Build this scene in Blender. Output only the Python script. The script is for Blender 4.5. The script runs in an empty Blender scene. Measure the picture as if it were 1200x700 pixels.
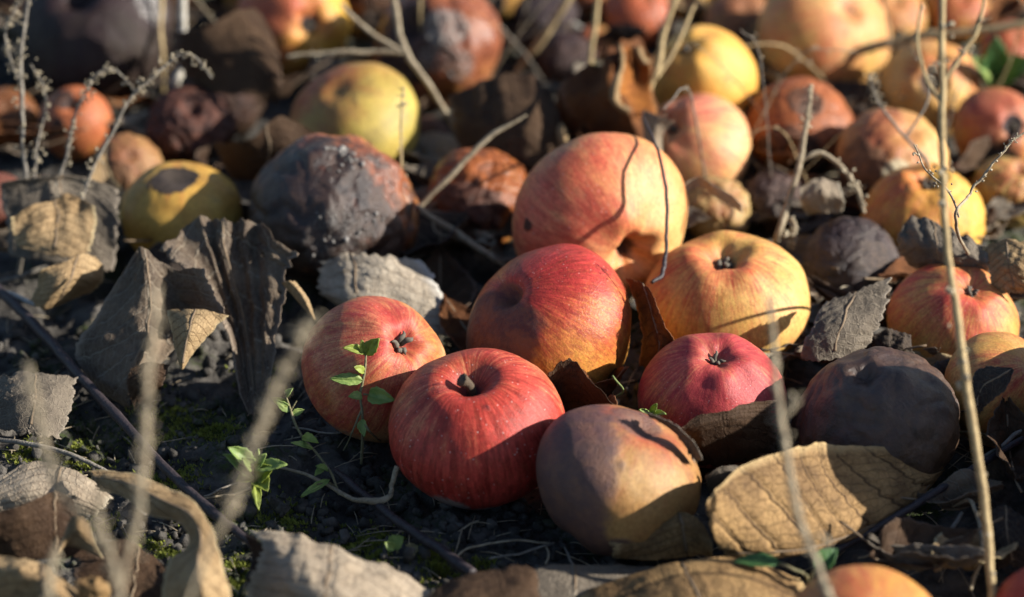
import bpy, math, random
import numpy as np
from mathutils import Vector, Matrix, noise as mnoise

# ------------------------------------------------------------------ camera, world, sun, exposure
SC = bpy.context.scene
COL = SC.collection
PITCH = math.radians(29.0)
DIST = 1.32
FPX = 3300.0                       # focal length in pixels of the 1200 x 700 photograph
cam_data = bpy.data.cameras.new('camera')
cam = bpy.data.objects.new('camera', cam_data)
COL.objects.link(cam)
CAM = Vector((0, -DIST*math.cos(PITCH), DIST*math.sin(PITCH)))
cam.location = CAM
cam.rotation_euler = (math.pi/2 - PITCH, 0, 0)
cam_data.sensor_width = 36
cam_data.lens = 36*FPX/1200
cam_data.clip_start = 0.02
cam_data.clip_end = 500
cam_data.dof.use_dof = True
cam_data.dof.focus_distance = 1.185
cam_data.dof.aperture_fstop = 4.9
SC.camera = cam

SUN_EL = math.radians(25)
SUN_AZ = math.radians(4)          # from the right, turned a little towards the camera
SUNV = Vector((math.cos(SUN_EL)*math.cos(SUN_AZ), -math.cos(SUN_EL)*math.sin(SUN_AZ), math.sin(SUN_EL)))
world = bpy.data.worlds.new('World')
SC.world = world
world.use_nodes = True
nt = world.node_tree
nt.nodes.clear()
wo = nt.nodes.new('ShaderNodeOutputWorld')
bg = nt.nodes.new('ShaderNodeBackground')
sky = nt.nodes.new('ShaderNodeTexSky')
sky.sky_type = 'NISHITA'
sky.sun_disc = False
sky.ozone_density = 2.5
sky.sun_elevation = SUN_EL
sky.sun_rotation = math.atan2(SUNV.x, SUNV.y)
bg.inputs['Strength'].default_value = 0.068
nt.links.new(sky.outputs[0], bg.inputs[0])
nt.links.new(bg.outputs[0], wo.inputs[0])
sl = bpy.data.lights.new('sun', 'SUN')
sl.energy = 5.0
sl.angle = math.radians(0.5)
sl.color = (1.0, 0.95, 0.86)
sun = bpy.data.objects.new('sun', sl)
sun.rotation_euler = SUNV.to_track_quat('Z', 'Y').to_euler()
sun.location = (2, -0.5, 1.2)
COL.objects.link(sun)
SC.view_settings.view_transform = 'Standard'
SC.view_settings.look = 'None'
SC.view_settings.exposure = 1.08
SC.view_settings.gamma = 1.0
SC.view_settings.use_curve_mapping = False
SC.render.engine = 'CYCLES'
SC.cycles.use_denoising = True
SC.cycles.max_bounces = 6
SC.cycles.diffuse_bounces = 2
SC.cycles.transparent_max_bounces = 6

# ------------------------------------------------------------------ helpers
VR = Vector((1, 0, 0))                                        # view right, up, towards camera
VU = Vector((0, math.sin(PITCH), math.cos(PITCH)))
VT = Vector((0, -math.cos(PITCH), math.sin(PITCH)))
VRn, VUn, VTn, CAMn = (np.array(v) for v in (VR, VU, VT, CAM))
def ray(px, py):
    return VR*((px-600)/FPX) + VU*((350-py)/FPX) - VT
def at(px, py, z_cm=0.0):
    "the point z_cm above the ground that the photograph shows at (px, py)"
    d = ray(px, py)
    t = (z_cm*0.01 - CAM.z)/d.z
    return CAM + d*t
def atd(px, py, d_cm):
    "the same at a given distance from the camera"
    return CAM + ray(px, py)*(d_cm*0.01)
def project(P):
    q = P - CAMn
    dep = -(q @ VTn)
    return 600 + FPX*(q @ VRn)/dep, 350 - FPX*(q @ VUn)/dep, dep
def vdir(ox, oy, back=False):
    "unit vector that points to offset (ox, oy) of a ball as the camera sees it"
    s = math.hypot(ox, oy)
    if s > 0.999: ox, oy, s = ox/s*0.999, oy/s*0.999, 0.999
    w = math.sqrt(1-s*s)*(-1 if back else 1)
    return VR*ox + VU*oy + VT*w

_pt = np.random.RandomState(5).permutation(256)
_perm = np.concatenate([_pt, _pt, _pt])
_grad = np.random.RandomState(6).normal(size=(256, 3))
_grad /= np.linalg.norm(_grad, axis=1)[:, None]
def perlin(P):
    P = np.asarray(P, float)
    I = np.floor(P).astype(int); F = P - I; I &= 255
    W = F*F*F*(F*(F*6-15)+10)
    out = 0
    for a in (0, 1):
        for b in (0, 1):
            for c in (0, 1):
                g = _grad[_perm[_perm[_perm[(I[..., 0]+a) & 255] + ((I[..., 1]+b) & 255)] + ((I[..., 2]+c) & 255)]]
                d = (g*(F - np.array((a, b, c)))).sum(-1)
                w = (W[..., 0] if a else 1-W[..., 0])*(W[..., 1] if b else 1-W[..., 1])*(W[..., 2] if c else 1-W[..., 2])
                out = out + w*d
    return out*1.6
def fbm(P, octv=4, gain=0.5):
    P = np.asarray(P, float); s = 0; a = 1.0
    for i in range(octv):
        s = s + a*perlin(P + 17.3*i); P = P*2.03; a *= gain
    return s
def sstep(a, b, x):
    t = np.clip((x-a)/(b-a), 0, 1)
    return t*t*(3-2*t)

def build_mesh(name, V, F, smooth=True, attrs=None):
    "V (n,3); F (m,k) array or list of arrays of faces"
    V = np.ascontiguousarray(V, dtype=np.float32)
    Fs = F if isinstance(F, list) else [F]
    Fs = [np.asarray(f, dtype=np.int32) for f in Fs if len(f)]
    me = bpy.data.meshes.new(name)
    me.vertices.add(len(V))
    me.vertices.foreach_set('co', V.ravel())
    idx = np.concatenate([f.ravel() for f in Fs])
    cnt = np.concatenate([np.full(len(f), f.shape[1], np.int32) for f in Fs])
    me.loops.add(len(idx)); me.loops.foreach_set('vertex_index', idx)
    me.polygons.add(len(cnt))
    st = np.zeros(len(cnt), np.int32); st[1:] = np.cumsum(cnt)[:-1]
    me.polygons.foreach_set('loop_start', st)
    me.polygons.foreach_set('loop_total', cnt)
    if smooth: me.polygons.foreach_set('use_smooth', np.ones(len(cnt), bool))
    for k, a in (attrs or {}).items():
        a = np.ascontiguousarray(a, dtype=np.float32)
        if a.ndim == 1:
            me.attributes.new(k, 'FLOAT', 'POINT').data.foreach_set('value', a)
        else:
            me.attributes.new(k, 'FLOAT_VECTOR', 'POINT').data.foreach_set('vector', a.ravel())
    me.update(calc_edges=True); me.validate()
    return me
def obj(name, me, mat=None, parent=None):
    o = bpy.data.objects.new(name, me)
    COL.objects.link(o)
    if mat is not None and me is not None and not me.materials: me.materials.append(mat)
    if parent is not None: o.parent = parent
    return o
def tag(o, label, cat, group=None, kind=None):
    if label: o['label'] = label
    if cat: o['category'] = cat
    if group: o['group'] = group
    if kind: o['kind'] = kind
    return o
def empty(name, loc):
    o = bpy.data.objects.new(name, None)
    o.empty_display_size = 0.01
    o.location = loc
    COL.objects.link(o)
    return o

def catmull(P, n):
    "resample control points (k,...) along axis 0 to n points"
    P = np.asarray(P, float); k = len(P)
    E = np.concatenate([[2*P[0]-P[1]], P, [2*P[-1]-P[-2]]])
    t = np.linspace(0, k-1, n); i = np.minimum(t.astype(int), k-2); f = t - i
    sh = (n,) + (1,)*(P.ndim-1); f = f.reshape(sh)
    a, b, c, d = E[i], E[i+1], E[i+2], E[i+3]
    return 0.5*(2*b + (c-a)*f + (2*a-5*b+4*c-d)*f*f + (3*b-a-3*c+d)*f**3)
def tube_geo(pts, radii, n=60, ring=8, wob=0.0, seed=0, knots=0.0):
    "tapered tube through control points; returns V, F(quads), u"
    P = catmull(np.array([tuple(p) for p in pts]), n)
    r = catmull(np.array(radii, float).reshape(-1, 1), n)[:, 0] if len(radii) == len(pts) else np.interp(np.linspace(0, 1, n), np.linspace(0, 1, len(radii)), radii)
    L = np.linalg.norm(np.diff(P, axis=0), axis=1).sum()
    if wob:
        q = np.linspace(0, L*60, n)
        P = P + wob*np.stack([fbm(np.stack([q, q*0+seed*3.1+9*j, q*0+0.5], 1), 3) for j in range(3)], 1)
    if knots:
        q = np.linspace(0, L*38, n)
        r = r*(1 + knots*np.maximum(0, perlin(np.stack([q, q*0+seed, q*0], 1)))**2*2.5)
    T = np.gradient(P, axis=0); T /= np.linalg.norm(T, axis=1)[:, None] + 1e-12
    u = np.cross(T[0], (0.3, 0.2, 0.93)); u /= np.linalg.norm(u)
    V = []
    for i in range(n):
        u = u - T[i]*(u @ T[i]); u /= np.linalg.norm(u) + 1e-12
        w = np.cross(T[i], u)
        a = np.arange(ring)*2*math.pi/ring
        V.append(P[i] + r[i]*(np.cos(a)[:, None]*u + np.sin(a)[:, None]*w))
    V = np.concatenate(V)
    i, j = np.meshgrid(np.arange(n-1), np.arange(ring), indexing='ij')
    j2 = (j+1) % ring
    F = np.stack([i*ring+j, i*ring+j2, (i+1)*ring+j2, (i+1)*ring+j], -1).reshape(-1, 4)
    V = np.concatenate([V, P[:1], P[-1:]])
    k = n*ring
    jj = np.arange(ring)
    T3 = np.concatenate([np.stack([np.full(ring, k), (jj+1) % ring, jj], 1),
                         np.stack([np.full(ring, k+1), (n-1)*ring+jj, (n-1)*ring+(jj+1) % ring], 1)])
    return V, F, T3
def merge(parts):
    "join (V, F...) tuples into one list of vertices and faces by size"
    Vs, by = [], {}
    off = 0
    for g in parts:
        V = g[0]
        for F in g[1:]:
            F = np.asarray(F)
            by.setdefault(F.shape[1], []).append(F+off)
        Vs.append(V); off += len(V)
    return np.concatenate(Vs), [np.concatenate(b) for b in by.values()]
def ico(sub=1):
    import bmesh
    bm = bmesh.new(); bmesh.ops.create_icosphere(bm, subdivisions=sub, radius=1)
    V = np.array([v.co[:] for v in bm.verts]); F = np.array([[v.index for v in f.verts] for f in bm.faces]); bm.free()
    return V, F
ICO1, ICO2 = ico(1), ico(2)
def lump(c, r, rng, squash=(1, 1, 1), rough=0.35, base=ICO1):
    V, F = base
    k = rng.uniform(-50, 50)
    d = 1 + rough*fbm(V*1.3 + k, 2)
    A = np.linalg.qr(rng.normal(size=(3, 3)))[0]
    return (V*d[:, None]*np.array(squash)) @ A*r + np.array(tuple(c)), F

# ------------------------------------------------------------------ material node helpers
class NT:
    def __init__(s, name):
        s.m = bpy.data.materials.new(name); s.m.use_nodes = True
        s.t = s.m.node_tree; s.t.nodes.clear()
        s.out = s.t.nodes.new('ShaderNodeOutputMaterial')
    def n(s, typ, **kw):
        x = s.t.nodes.new('ShaderNode'+typ)
        for k, v in kw.items(): setattr(x, k, v)
        return x
    def put(s, sock, v):
        if isinstance(v, bpy.types.NodeSocket): s.t.links.new(v, sock)
        elif isinstance(v, (tuple, list)) and len(v) == 3 and sock.type == 'RGBA': sock.default_value = (*v, 1)
        else: sock.default_value = v
    def attr(s, name, vec=False):
        a = s.n('Attribute', attribute_name=name)
        return a.outputs['Vector' if vec else 'Fac']
    def math(s, op, a, b=0.0, c=0.0, clamp=False):
        m = s.n('Math', operation=op, use_clamp=clamp)
        s.put(m.inputs[0], a); s.put(m.inputs[1], b); s.put(m.inputs[2], c)
        return m.outputs[0]
    def noise(s, vec, scale, detail=3, rough=0.55, dist=0.0):
        x = s.n('TexNoise'); s.put(x.inputs['Vector'], vec)
        for k, v in (('Scale', scale), ('Detail', detail), ('Roughness', rough), ('Distortion', dist)): x.inputs[k].default_value = v
        return x.outputs['Fac']
    def voronoi(s, vec, scale, feature='F1', rnd=1.0):
        x = s.n('TexVoronoi', feature=feature); s.put(x.inputs['Vector'], vec)
        x.inputs['Scale'].default_value = scale; x.inputs['Randomness'].default_value = rnd
        return x.outputs['Distance']
    def step(s, x, a, b):
        m = s.n('MapRange', interpolation_type='SMOOTHSTEP')
        s.put(m.inputs[0], x); s.put(m.inputs[1], a); s.put(m.inputs[2], b)
        return m.outputs[0]
    def mix(s, f, a, b, blend='MIX'):
        m = s.n('Mix', data_type='RGBA', blend_type=blend)
        s.put(m.inputs[0], f); s.put(m.inputs[6], a); s.put(m.inputs[7], b)
        return m.outputs[2]
    def vscale(s, v, sc):
        m = s.n('VectorMath', operation='MULTIPLY'); s.put(m.inputs[0], v); m.inputs[1].default_value = sc
        return m.outputs[0]
    def pos(s):
        return s.n('TexCoord').outputs['Object']
    def bump(s, h, strength, dist):
        b = s.n('Bump'); b.inputs['Strength'].default_value = strength; b.inputs['Distance'].default_value = dist
        s.put(b.inputs['Height'], h); return b.outputs[0]
    def bsdf(s, color, rough, normal=None, spec=0.4, transl=0.0, tcol=None):
        p = s.n('BsdfPrincipled')
        s.put(p.inputs['Base Color'], color); s.put(p.inputs['Roughness'], rough)
        p.inputs['Specular IOR Level'].default_value = spec
        if normal is not None: s.put(p.inputs['Normal'], normal)
        o = p.outputs[0]
        if transl:
            t = s.n('BsdfTranslucent'); s.put(t.inputs[0], tcol if tcol is not None else color)
            if normal is not None: s.put(t.inputs['Normal'], normal)
            mx = s.n('MixShader'); mx.inputs[0].default_value = transl
            s.t.links.new(o, mx.inputs[1]); s.t.links.new(t.outputs[0], mx.inputs[2]); o = mx.outputs[0]
        s.t.links.new(o, s.out.inputs[0])
        return s.m

# ------------------------------------------------------------------ the ground
def ground_h(x, y):
    "height of the soil in metres"
    x = np.asarray(x, float); y = np.asarray(y, float)
    P = np.stack([x, y, x*0], -1)
    h = 0.006*fbm(P*14, 3) + 0.0042*fbm(P*55+5, 3)
    c = np.abs(perlin(P*95+3)); h = h + 0.0030*(0.35-c)
    h = h + 0.0012*fbm(P*260, 2)
    far = np.clip((np.hypot(x, y-0.2)-0.8)/3, 0, 1)
    return h*(1-far) - 0.004
def axis(lo, hi, fine, outer):
    c = np.arange(lo, hi, fine); a = [hi]; s = fine
    while a[-1] < outer: s *= 1.25; a.append(a[-1]+s)
    b = [lo]; s = fine
    while b[-1] > -outer: s *= 1.25; b.append(b[-1]-s)
    return np.unique(np.concatenate([b[::-1], c, a]))
gx = axis(-0.34, 0.34, 0.0016, 60); gy = axis(-0.24, 0.36, 0.0020, 60)
X, Y = np.meshgrid(gx, gy, indexing='ij')
Z = ground_h(X, Y)
i, j = np.meshgrid(np.arange(len(gx)-1), np.arange(len(gy)-1), indexing='ij')
w = len(gy)
Fg = np.stack([i*w+j, (i+1)*w+j, (i+1)*w+j+1, i*w+j+1], -1).reshape(-1, 4)
m = NT('soil')
p = m.pos()
n1 = m.noise(p, 60, 5, 0.65); n2 = m.noise(p, 420, 4, 0.6); n3 = m.noise(p, 22, 3)
col = m.mix(m.step(n1, 0.35, 0.7), (0.026, 0.023, 0.020), (0.115, 0.103, 0.090))
col = m.mix(m.step(n2, 0.62, 0.8), col, (0.075, 0.065, 0.053))
col = m.mix(m.math('MULTIPLY', m.step(n3, 0.5, 0.66), m.step(n2, 0.4, 0.6)), col, (0.030, 0.044, 0.010))
soil_mat = m.bsdf(col, 0.92, m.bump(m.math('ADD', n2, n1), 0.7, 0.002), 0.25)
soil = obj('soil', build_mesh('soil', np.stack([X, Y, Z], -1).reshape(-1, 3), Fg), soil_mat)
soil['kind'] = 'structure'
# ------------------------------------------------------------------ apples
def apple_mat(name, k):
    m = NT(name)
    pos = m.attr('apos', True); mer = m.attr('mer', True)
    blush = m.attr('blush'); rot = m.attr('rot'); mould = m.attr('mould')
    st = m.noise(m.vscale(mer, (7, 7, 1.3)), 1.0, 4, 0.6, 0.25)
    st2 = m.noise(m.vscale(mer, (17, 17, 2.6)), 1.0, 3, 0.6, 0.2)
    st3 = m.noise(m.vscale(mer, (48, 48, 9)), 1.0, 3, 0.65, 0.3)
    fine = m.noise(pos, 38, 4, 0.7); mid = m.noise(pos, 5, 4, 0.6); big = m.noise(pos, 1.9, 3)
    yel = m.mix(m.step(big, 0.35, 0.65), k['yel'], k['yel2'])
    yel = m.mix(m.math('MULTIPLY', m.step(fine, 0.3, 0.75), 0.35), yel, tuple(c*0.62 for c in k['yel2']))
    s = m.math('MULTIPLY_ADD', m.math('SUBTRACT', st, 0.5), k['streak']*2.0, blush)
    s = m.math('MULTIPLY_ADD', m.math('SUBTRACT', st2, 0.5), k['streak']*1.5, s)
    s = m.math('MULTIPLY_ADD', m.math('SUBTRACT', fine, 0.5), 0.55, s)
    s = m.math('MULTIPLY_ADD', m.math('SUBTRACT', mid, 0.5), 0.45, s)
    s = m.math('MULTIPLY_ADD', m.math('SUBTRACT', st3, 0.5), 0.8, s)
    bl = m.math('MULTIPLY', m.step(s, 0.12, 1.0), k.get('blmax', 0.92))
    red = m.mix(m.step(m.math('MULTIPLY_ADD', mid, 0.5, m.math('MULTIPLY_ADD', st3, 0.5, st2)), 0.82, 1.16), k['red'], k['red2'])
    lite = tuple(min(1, c*0.55+0.38*y) for c, y in zip(k['red'], k['yel']))
    red = m.mix(m.math('MULTIPLY', m.step(m.math('MULTIPLY_ADD', fine, 0.6, st3), 0.78, 1.08), 0.55*k.get('lite', 0.55)), red, lite)
    red = m.mix(m.math('MULTIPLY', m.step(m.math('MULTIPLY_ADD', st, 0.6, big), 0.85, 1.15), 0.45*k.get('lite', 0.55)), red, lite)
    col = m.mix(bl, yel, red)
    # lenticels
    vo = m.voronoi(pos, 13)
    dots = m.math('MULTIPLY', m.step(vo, 0.13, 0.05), m.math('MULTIPLY', bl, k.get('dots', 0.5)))
    col = m.mix(dots, col, tuple(min(1, 0.35*c+0.5) for c in k['yel']))
    # dirt film and flecks
    gr = m.noise(pos, 2.6, 5, 0.7)
    col = m.mix(m.math('MULTIPLY', m.step(gr, 0.5, 0.75), k.get('dirt', 0.16)), col, (0.13, 0.085, 0.055))
    fl = m.math('MULTIPLY', m.step(m.noise(pos, 70, 2, 0.5), 0.70, 0.76), m.step(mid, 0.40, 0.58))
    col = m.mix(m.math('MULTIPLY', fl, 0.55), col, (0.09, 0.055, 0.035))
    # small russet specks
    sp = m.math('MULTIPLY', m.step(m.voronoi(pos, 4.3), 0.055, 0.03), 0.6)
    col = m.mix(sp, col, (0.10, 0.05, 0.03))
    mo = m.noise(pos, 21, 5, 0.72); mo2 = m.noise(m.vscale(mer, (30, 30, 11)), 1.0, 3, 0.7)
    mg = m.n('MapRange'); m.put(mg.inputs[0], m.math('MULTIPLY_ADD', mo2, 0.6, mo)); mg.inputs[1].default_value = 0.55; mg.inputs[2].default_value = 1.05; mg.inputs[3].default_value = 0.66; mg.inputs[4].default_value = 1.28
    cg = m.n('CombineXYZ'); [m.put(cg.inputs[q], mg.outputs[0]) for q in range(3)]
    col = m.mix(1.0, col, cg.outputs[0], 'MULTIPLY')
    rn = m.math('MULTIPLY_ADD', m.math('SUBTRACT', m.noise(pos, k.get('rotsc', 6), 6, 0.68), 0.5), k.get('rotn', 0.8), rot)
    rf = m.math('MULTIPLY', m.step(rn, k.get('r0', 0.22), k.get('r1', 0.66)), k.get('rotmax', 0.96))
    rc = m.mix(m.step(m.noise(pos, 4.2, 5, 0.7, 0.4), 0.36, 0.64), k['rot'], k['rot2'])
    rc = m.mix(m.math('MULTIPLY', m.step(fine, 0.5, 0.8), 0.5), rc, tuple(c*1.5 for c in k['rot2']))
    col = m.mix(rf, col, rc)
    mn = m.math('MULTIPLY_ADD', m.math('SUBTRACT', m.noise(pos, 24, 5, 0.75), 0.5), 1.5, mould)
    mf = m.math('MULTIPLY', m.step(mn, 0.35, 0.80), m.step(mould, 0.02, 0.25))
    col = m.mix(mf, col, k.get('mould', (0.26, 0.23, 0.2)))
    rough = m.math('MULTIPLY_ADD', m.math('ADD', rf, mf, clamp=True), 0.16, k.get('rough', 0.40))
    rough = m.math('MULTIPLY_ADD', m.math('SUBTRACT', fine, 0.5), 0.25, rough)
    h = m.math('ADD', m.math('MULTIPLY', fine, 0.5), m.math('MULTIPLY', m.math('MULTIPLY', m.noise(pos, 15, 5, 0.7), rf), 2.2))
    h = m.math('ADD', h, m.math('MULTIPLY', mf, 0.8))
    return m.bsdf(col, rough, m.bump(h, 0.45, 0.0013), k.get('spec', 0.24))

m = NT('apple_stem'); p = m.pos()
stem_mat = m.bsdf(m.mix(m.noise(p, 500, 3), (0.03, 0.02, 0.013), (0.11, 0.075, 0.045)), 0.8, m.bump(m.noise(p, 900, 3), 0.6, 0.0006))
m = NT('dried_calyx'); p = m.pos()
calyx_mat = m.bsdf(m.mix(m.noise(p, 600, 3), (0.025, 0.02, 0.016), (0.20, 0.17, 0.13)), 0.9)
m = NT('mould_pustules'); p = m.pos()
pust_mat = m.bsdf(m.mix(m.step(m.noise(p, 300, 3), 0.35, 0.65), (0.06, 0.055, 0.05), (0.26, 0.24, 0.22)), 0.8)

RED = (0.46, 0.040, 0.038); RED2 = (0.30, 0.014, 0.024); PINK = (0.62, 0.17, 0.13); ORG = (0.55, 0.20, 0.07)
YEL = (0.64, 0.40, 0.11); YEL2 = (0.52, 0.30, 0.07); CRM = (0.72, 0.50, 0.20)
BRN = (0.10, 0.045, 0.022); BRN2 = (0.20, 0.095, 0.045); BLK = (0.014, 0.013, 0.016); BLK2 = (0.045, 0.038, 0.04)
BASE = dict(yel=YEL, yel2=YEL2, red=RED, red2=RED2, rot=BRN, rot2=BRN2, streak=0.5, rough=0.42)
APPLES = []
def profile(t, R, k):
    s = np.sin(t); c = np.cos(t)
    x = R*s*(1 + 0.05*np.sin(2*t))*np.where(c < 0, 1 - k.get('taper', 0.10)*c*c, 1)
    z = R*k.get('tall', 0.88)*c
    dt, wt = k.get('dip', 0.26), k.get('dipw', 0.21); db, wb = k.get('dip2', 0.26), k.get('dipw2', 0.24)
    return x, z, dt, wt, db, wb
def apple(label, px, py, rpx, end, ox, oy, base=0.0, b0=0.5, bdir=(0, 0.5), b1=0.4, bback=False, rots=(), moulds=(), wrinkle=0.0, dents=(),
          stem=None, calyx=True, seed=1, res=1, pustules=0, cat='apple', group='fallen apples on the ground', **kw):
    k = dict(BASE); k.update(kw)
    for q, f in (('yel', (0.88, 0.80, 0.62)), ('yel2', (0.88, 0.78, 0.58)), ('red', (0.92, 0.70, 0.64)), ('red2', (0.90, 0.65, 0.65))): k[q] = tuple(c*d for c, d in zip(k[q], f))
    rng = np.random.RandomState(seed)
    nlat, nlon = (96, 128) if res else (60, 84)
    # denser near the poles
    q = np.linspace(0, 1, nlat); t = math.pi*(q + 0.055*np.sin(2*math.pi*q)*-1)
    ph = np.arange(nlon)*2*math.pi/nlon
    T, PH = np.meshgrid(t, ph, indexing='ij')
    R = 1.0
    x, z, dt, wt, db, wb = profile(T, R, k)
    lob = np.cos(5*PH + rng.uniform(0, 6))
    low = sstep(0.2, -0.9, np.cos(T)); high = sstep(-0.2, 0.9, np.cos(T))
    x = x*(1 + 0.022*lob*low + 0.012*np.cos(3*PH+1)*high)
    z = z - dt*np.exp(-(x/wt)**2)*(T < 1.57) + db*np.exp(-(x/(wb*(1+0.12*lob)))**2)*(T > 1.57) - 0.03*lob*low*np.exp(-((x-0.45)/0.2)**2)
    V = np.stack([x*np.cos(PH), x*np.sin(PH), z], -1)
    sd = seed*7.7
    ln = fbm(V*0.9 + sd, 2)
    V = V*(1 + k.get('uneven', 0.035)*ln[..., None] + 0.006*fbm(V*4.2 + sd, 3)[..., None])
    if wrinkle:
        M = np.stack([np.cos(PH)*3.2, np.sin(PH)*3.2, T*0.9], -1)
        M = V*2.0 + 0.5*np.stack([fbm(V*1.4+sd, 2), fbm(V*1.4+sd+40, 2), fbm(V*1.4+sd+80, 2)], -1)
        rd = 1-np.abs(perlin(M + sd)*1.6); rd2 = 1-np.abs(perlin(M*2.1 + sd+4)*1.5)
        V = V*(1 - wrinkle*(0.65*np.clip(rd, 0, 1)**3 + 0.35*np.clip(rd2, 0, 1)**3 - 0.3 + 0.35*fbm(V*2.2+sd, 3)) * np.sin(T)**0.6)[..., None]
    # frame
    ax = vdir(ox, oy, k.get('back', False)) * (1 if end == 'stem' else -1)
    aux = vdir(0.3, -0.2) if abs(ax.dot(VT)) < 0.8 else VR
    e1 = (aux - ax*aux.dot(ax)).normalized(); e2 = ax.cross(e1)
    M3 = np.array([e1, e2, ax]).T                              # local -> world
    def loc(d): return M3.T @ np.array(d)
    U = V/np.linalg.norm(V, axis=-1)[..., None]
    for (dx, dy, rad, dep) in dents:
        d = loc(vdir(dx, dy)); an = np.arccos(np.clip(U @ d, -1, 1))
        V = V*(1 - dep*np.exp(-(an/rad)**2))[..., None]
    def spot(lst):
        acc = np.zeros(T.shape)
        for sp in lst:
            dx, dy, rad, stg = sp[:4]
            d = loc(vdir(dx, dy, len(sp) > 4 and sp[4])); an = np.arccos(np.clip(U @ d, -1, 1))
            an = an*(1 + 0.16*fbm(U*2.3+sd+dx, 3))
            acc = np.maximum(acc, stg*sstep(rad, rad*(1-k.get('soft', 0.22)), an))
        return acc
    blush = b0 + b1*(U @ loc(vdir(*bdir, bback))) + 0.25*fbm(U*1.3+sd, 2)
    rot = spot(rots); mould = spot(moulds)
    rot = np.maximum(rot, k.get('cav', 0.55)*np.maximum(np.exp(-(np.hypot(V[..., 0], V[..., 1])/(wt*0.62))**2)*(z > 0), 0.0))
    rot = np.maximum(rot, k.get('cav2', 0.7)*np.exp(-(np.hypot(V[..., 0], V[..., 1])/(wb*0.55))**2)*(z < 0))  # stem and calyx dimples of every apple darken through this mask too
    # size and place: widest half-width in the picture = rpx, centre of the outline at (px, py), resting on the soil
    Vw = V.reshape(-1, 3) @ M3.T
    r = 0.037; P = np.array(at(px, py, 3.2))
    for _ in range(6):
        W = Vw*r
        P[2] = base*0.01 - W[:, 2].min() - 0.005
        X, Y, D = project(W + P)
        cx, cy = (X.min()+X.max())/2, (Y.min()+Y.max())/2
        r *= rpx/((X.max()-X.min())/2)
        tgt = at(px-(cx-project(P[None])[0][0]), py-(cy-project(P[None])[1][0]), P[2]*100)
        P[0], P[1] = tgt.x, tgt.y
    S = r
    ii, jj = np.meshgrid(np.arange(nlat-1), np.arange(nlon), indexing='ij'); j2 = (jj+1) % nlon
    F = np.stack([ii*nlon+jj, (ii+1)*nlon+jj, (ii+1)*nlon+j2, ii*nlon+j2], -1).reshape(-1, 4)
    me = build_mesh('skin', V.reshape(-1, 3)*S, F, True, dict(apos=U.reshape(-1, 3) + sd, blush=blush.ravel(), rot=rot.ravel(), mould=mould.ravel(),
                    mer=np.stack([np.cos(PH), np.sin(PH), T*0.8+sd], -1).reshape(-1, 3)))
    root = empty('apple', P)
    root.rotation_mode = 'QUATERNION'; root.rotation_quaternion = Matrix(M3.tolist()).to_quaternion()
    tag(root, label, cat, group)
    obj('skin', me, apple_mat('apple_skin', k), root)
    zs = V[0, 0, 2]*S; zb = V[-1, 0, 2]*S
    if stem is not None:
        L = stem*S; a = rng.uniform(0, 6.28); b = k.get('stembend', 0.35)
        pts = [(0, 0, zs-0.002), (0.1*L*math.cos(a)*b, 0.1*L*math.sin(a)*b, zs+L*0.4), (0.5*L*math.cos(a)*b, 0.5*L*math.sin(a)*b, zs+L*0.8), (1.0*L*math.cos(a)*b, 1.0*L*math.sin(a)*b, zs+L*1.05)]
        g = tube_geo(pts, [S*0.06, S*0.055, S*0.06, S*0.085], 18, 8, 0.0003, seed)
        obj('stem', build_mesh('stem', *merge([g])), stem_mat, root)
    if calyx:
        parts = []; ns = rng.randint(4, 7); op = rng.uniform(0.3, 1.6); sz = rng.uniform(0.7, 1.1)
        for q in range(ns):
            a = q*6.28/ns + rng.uniform(-.4, .4); h = sz*S*rng.uniform(0.06, 0.17); w = S*0.05*sz; o1 = w*rng.uniform(0.5, 1.0)*op
            pts = [(w*math.cos(a), w*math.sin(a), zb+0.001), ((w+o1*.5)*math.cos(a), (w+o1*.5)*math.sin(a), zb-h*0.55), ((w+o1*1.2)*math.cos(a+.4), (w+o1*1.2)*math.sin(a+.4), zb-h), ((w+o1*2)*math.cos(a+.3), (w+o1*2)*math.sin(a+.3), zb-h*rng.uniform(.8, 1.15))]
            parts.append(tube_geo(pts, [S*0.035, S*0.042*sz, S*0.028*sz, S*0.006], 10, 5, 0.0005, seed+q))
        obj('calyx', build_mesh('calyx', *merge(parts)), calyx_mat, root)
    if pustules:
        parts = []; VV = V.reshape(-1, 3)*S; mm = mould.ravel(); idx = np.where(mm > 0.3)[0]
        for q in rng.choice(idx, pustules):
            parts.append(lump(VV[q], S*rng.uniform(0.008, 0.03)*(1.8 if rng.rand() < .1 else 1), rng))
        o = obj('mould', build_mesh('mould', *merge(parts)), pust_mat, root); o['kind'] = 'stuff'
    APPLES.append((label, P.copy(), r))
    return root
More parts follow.
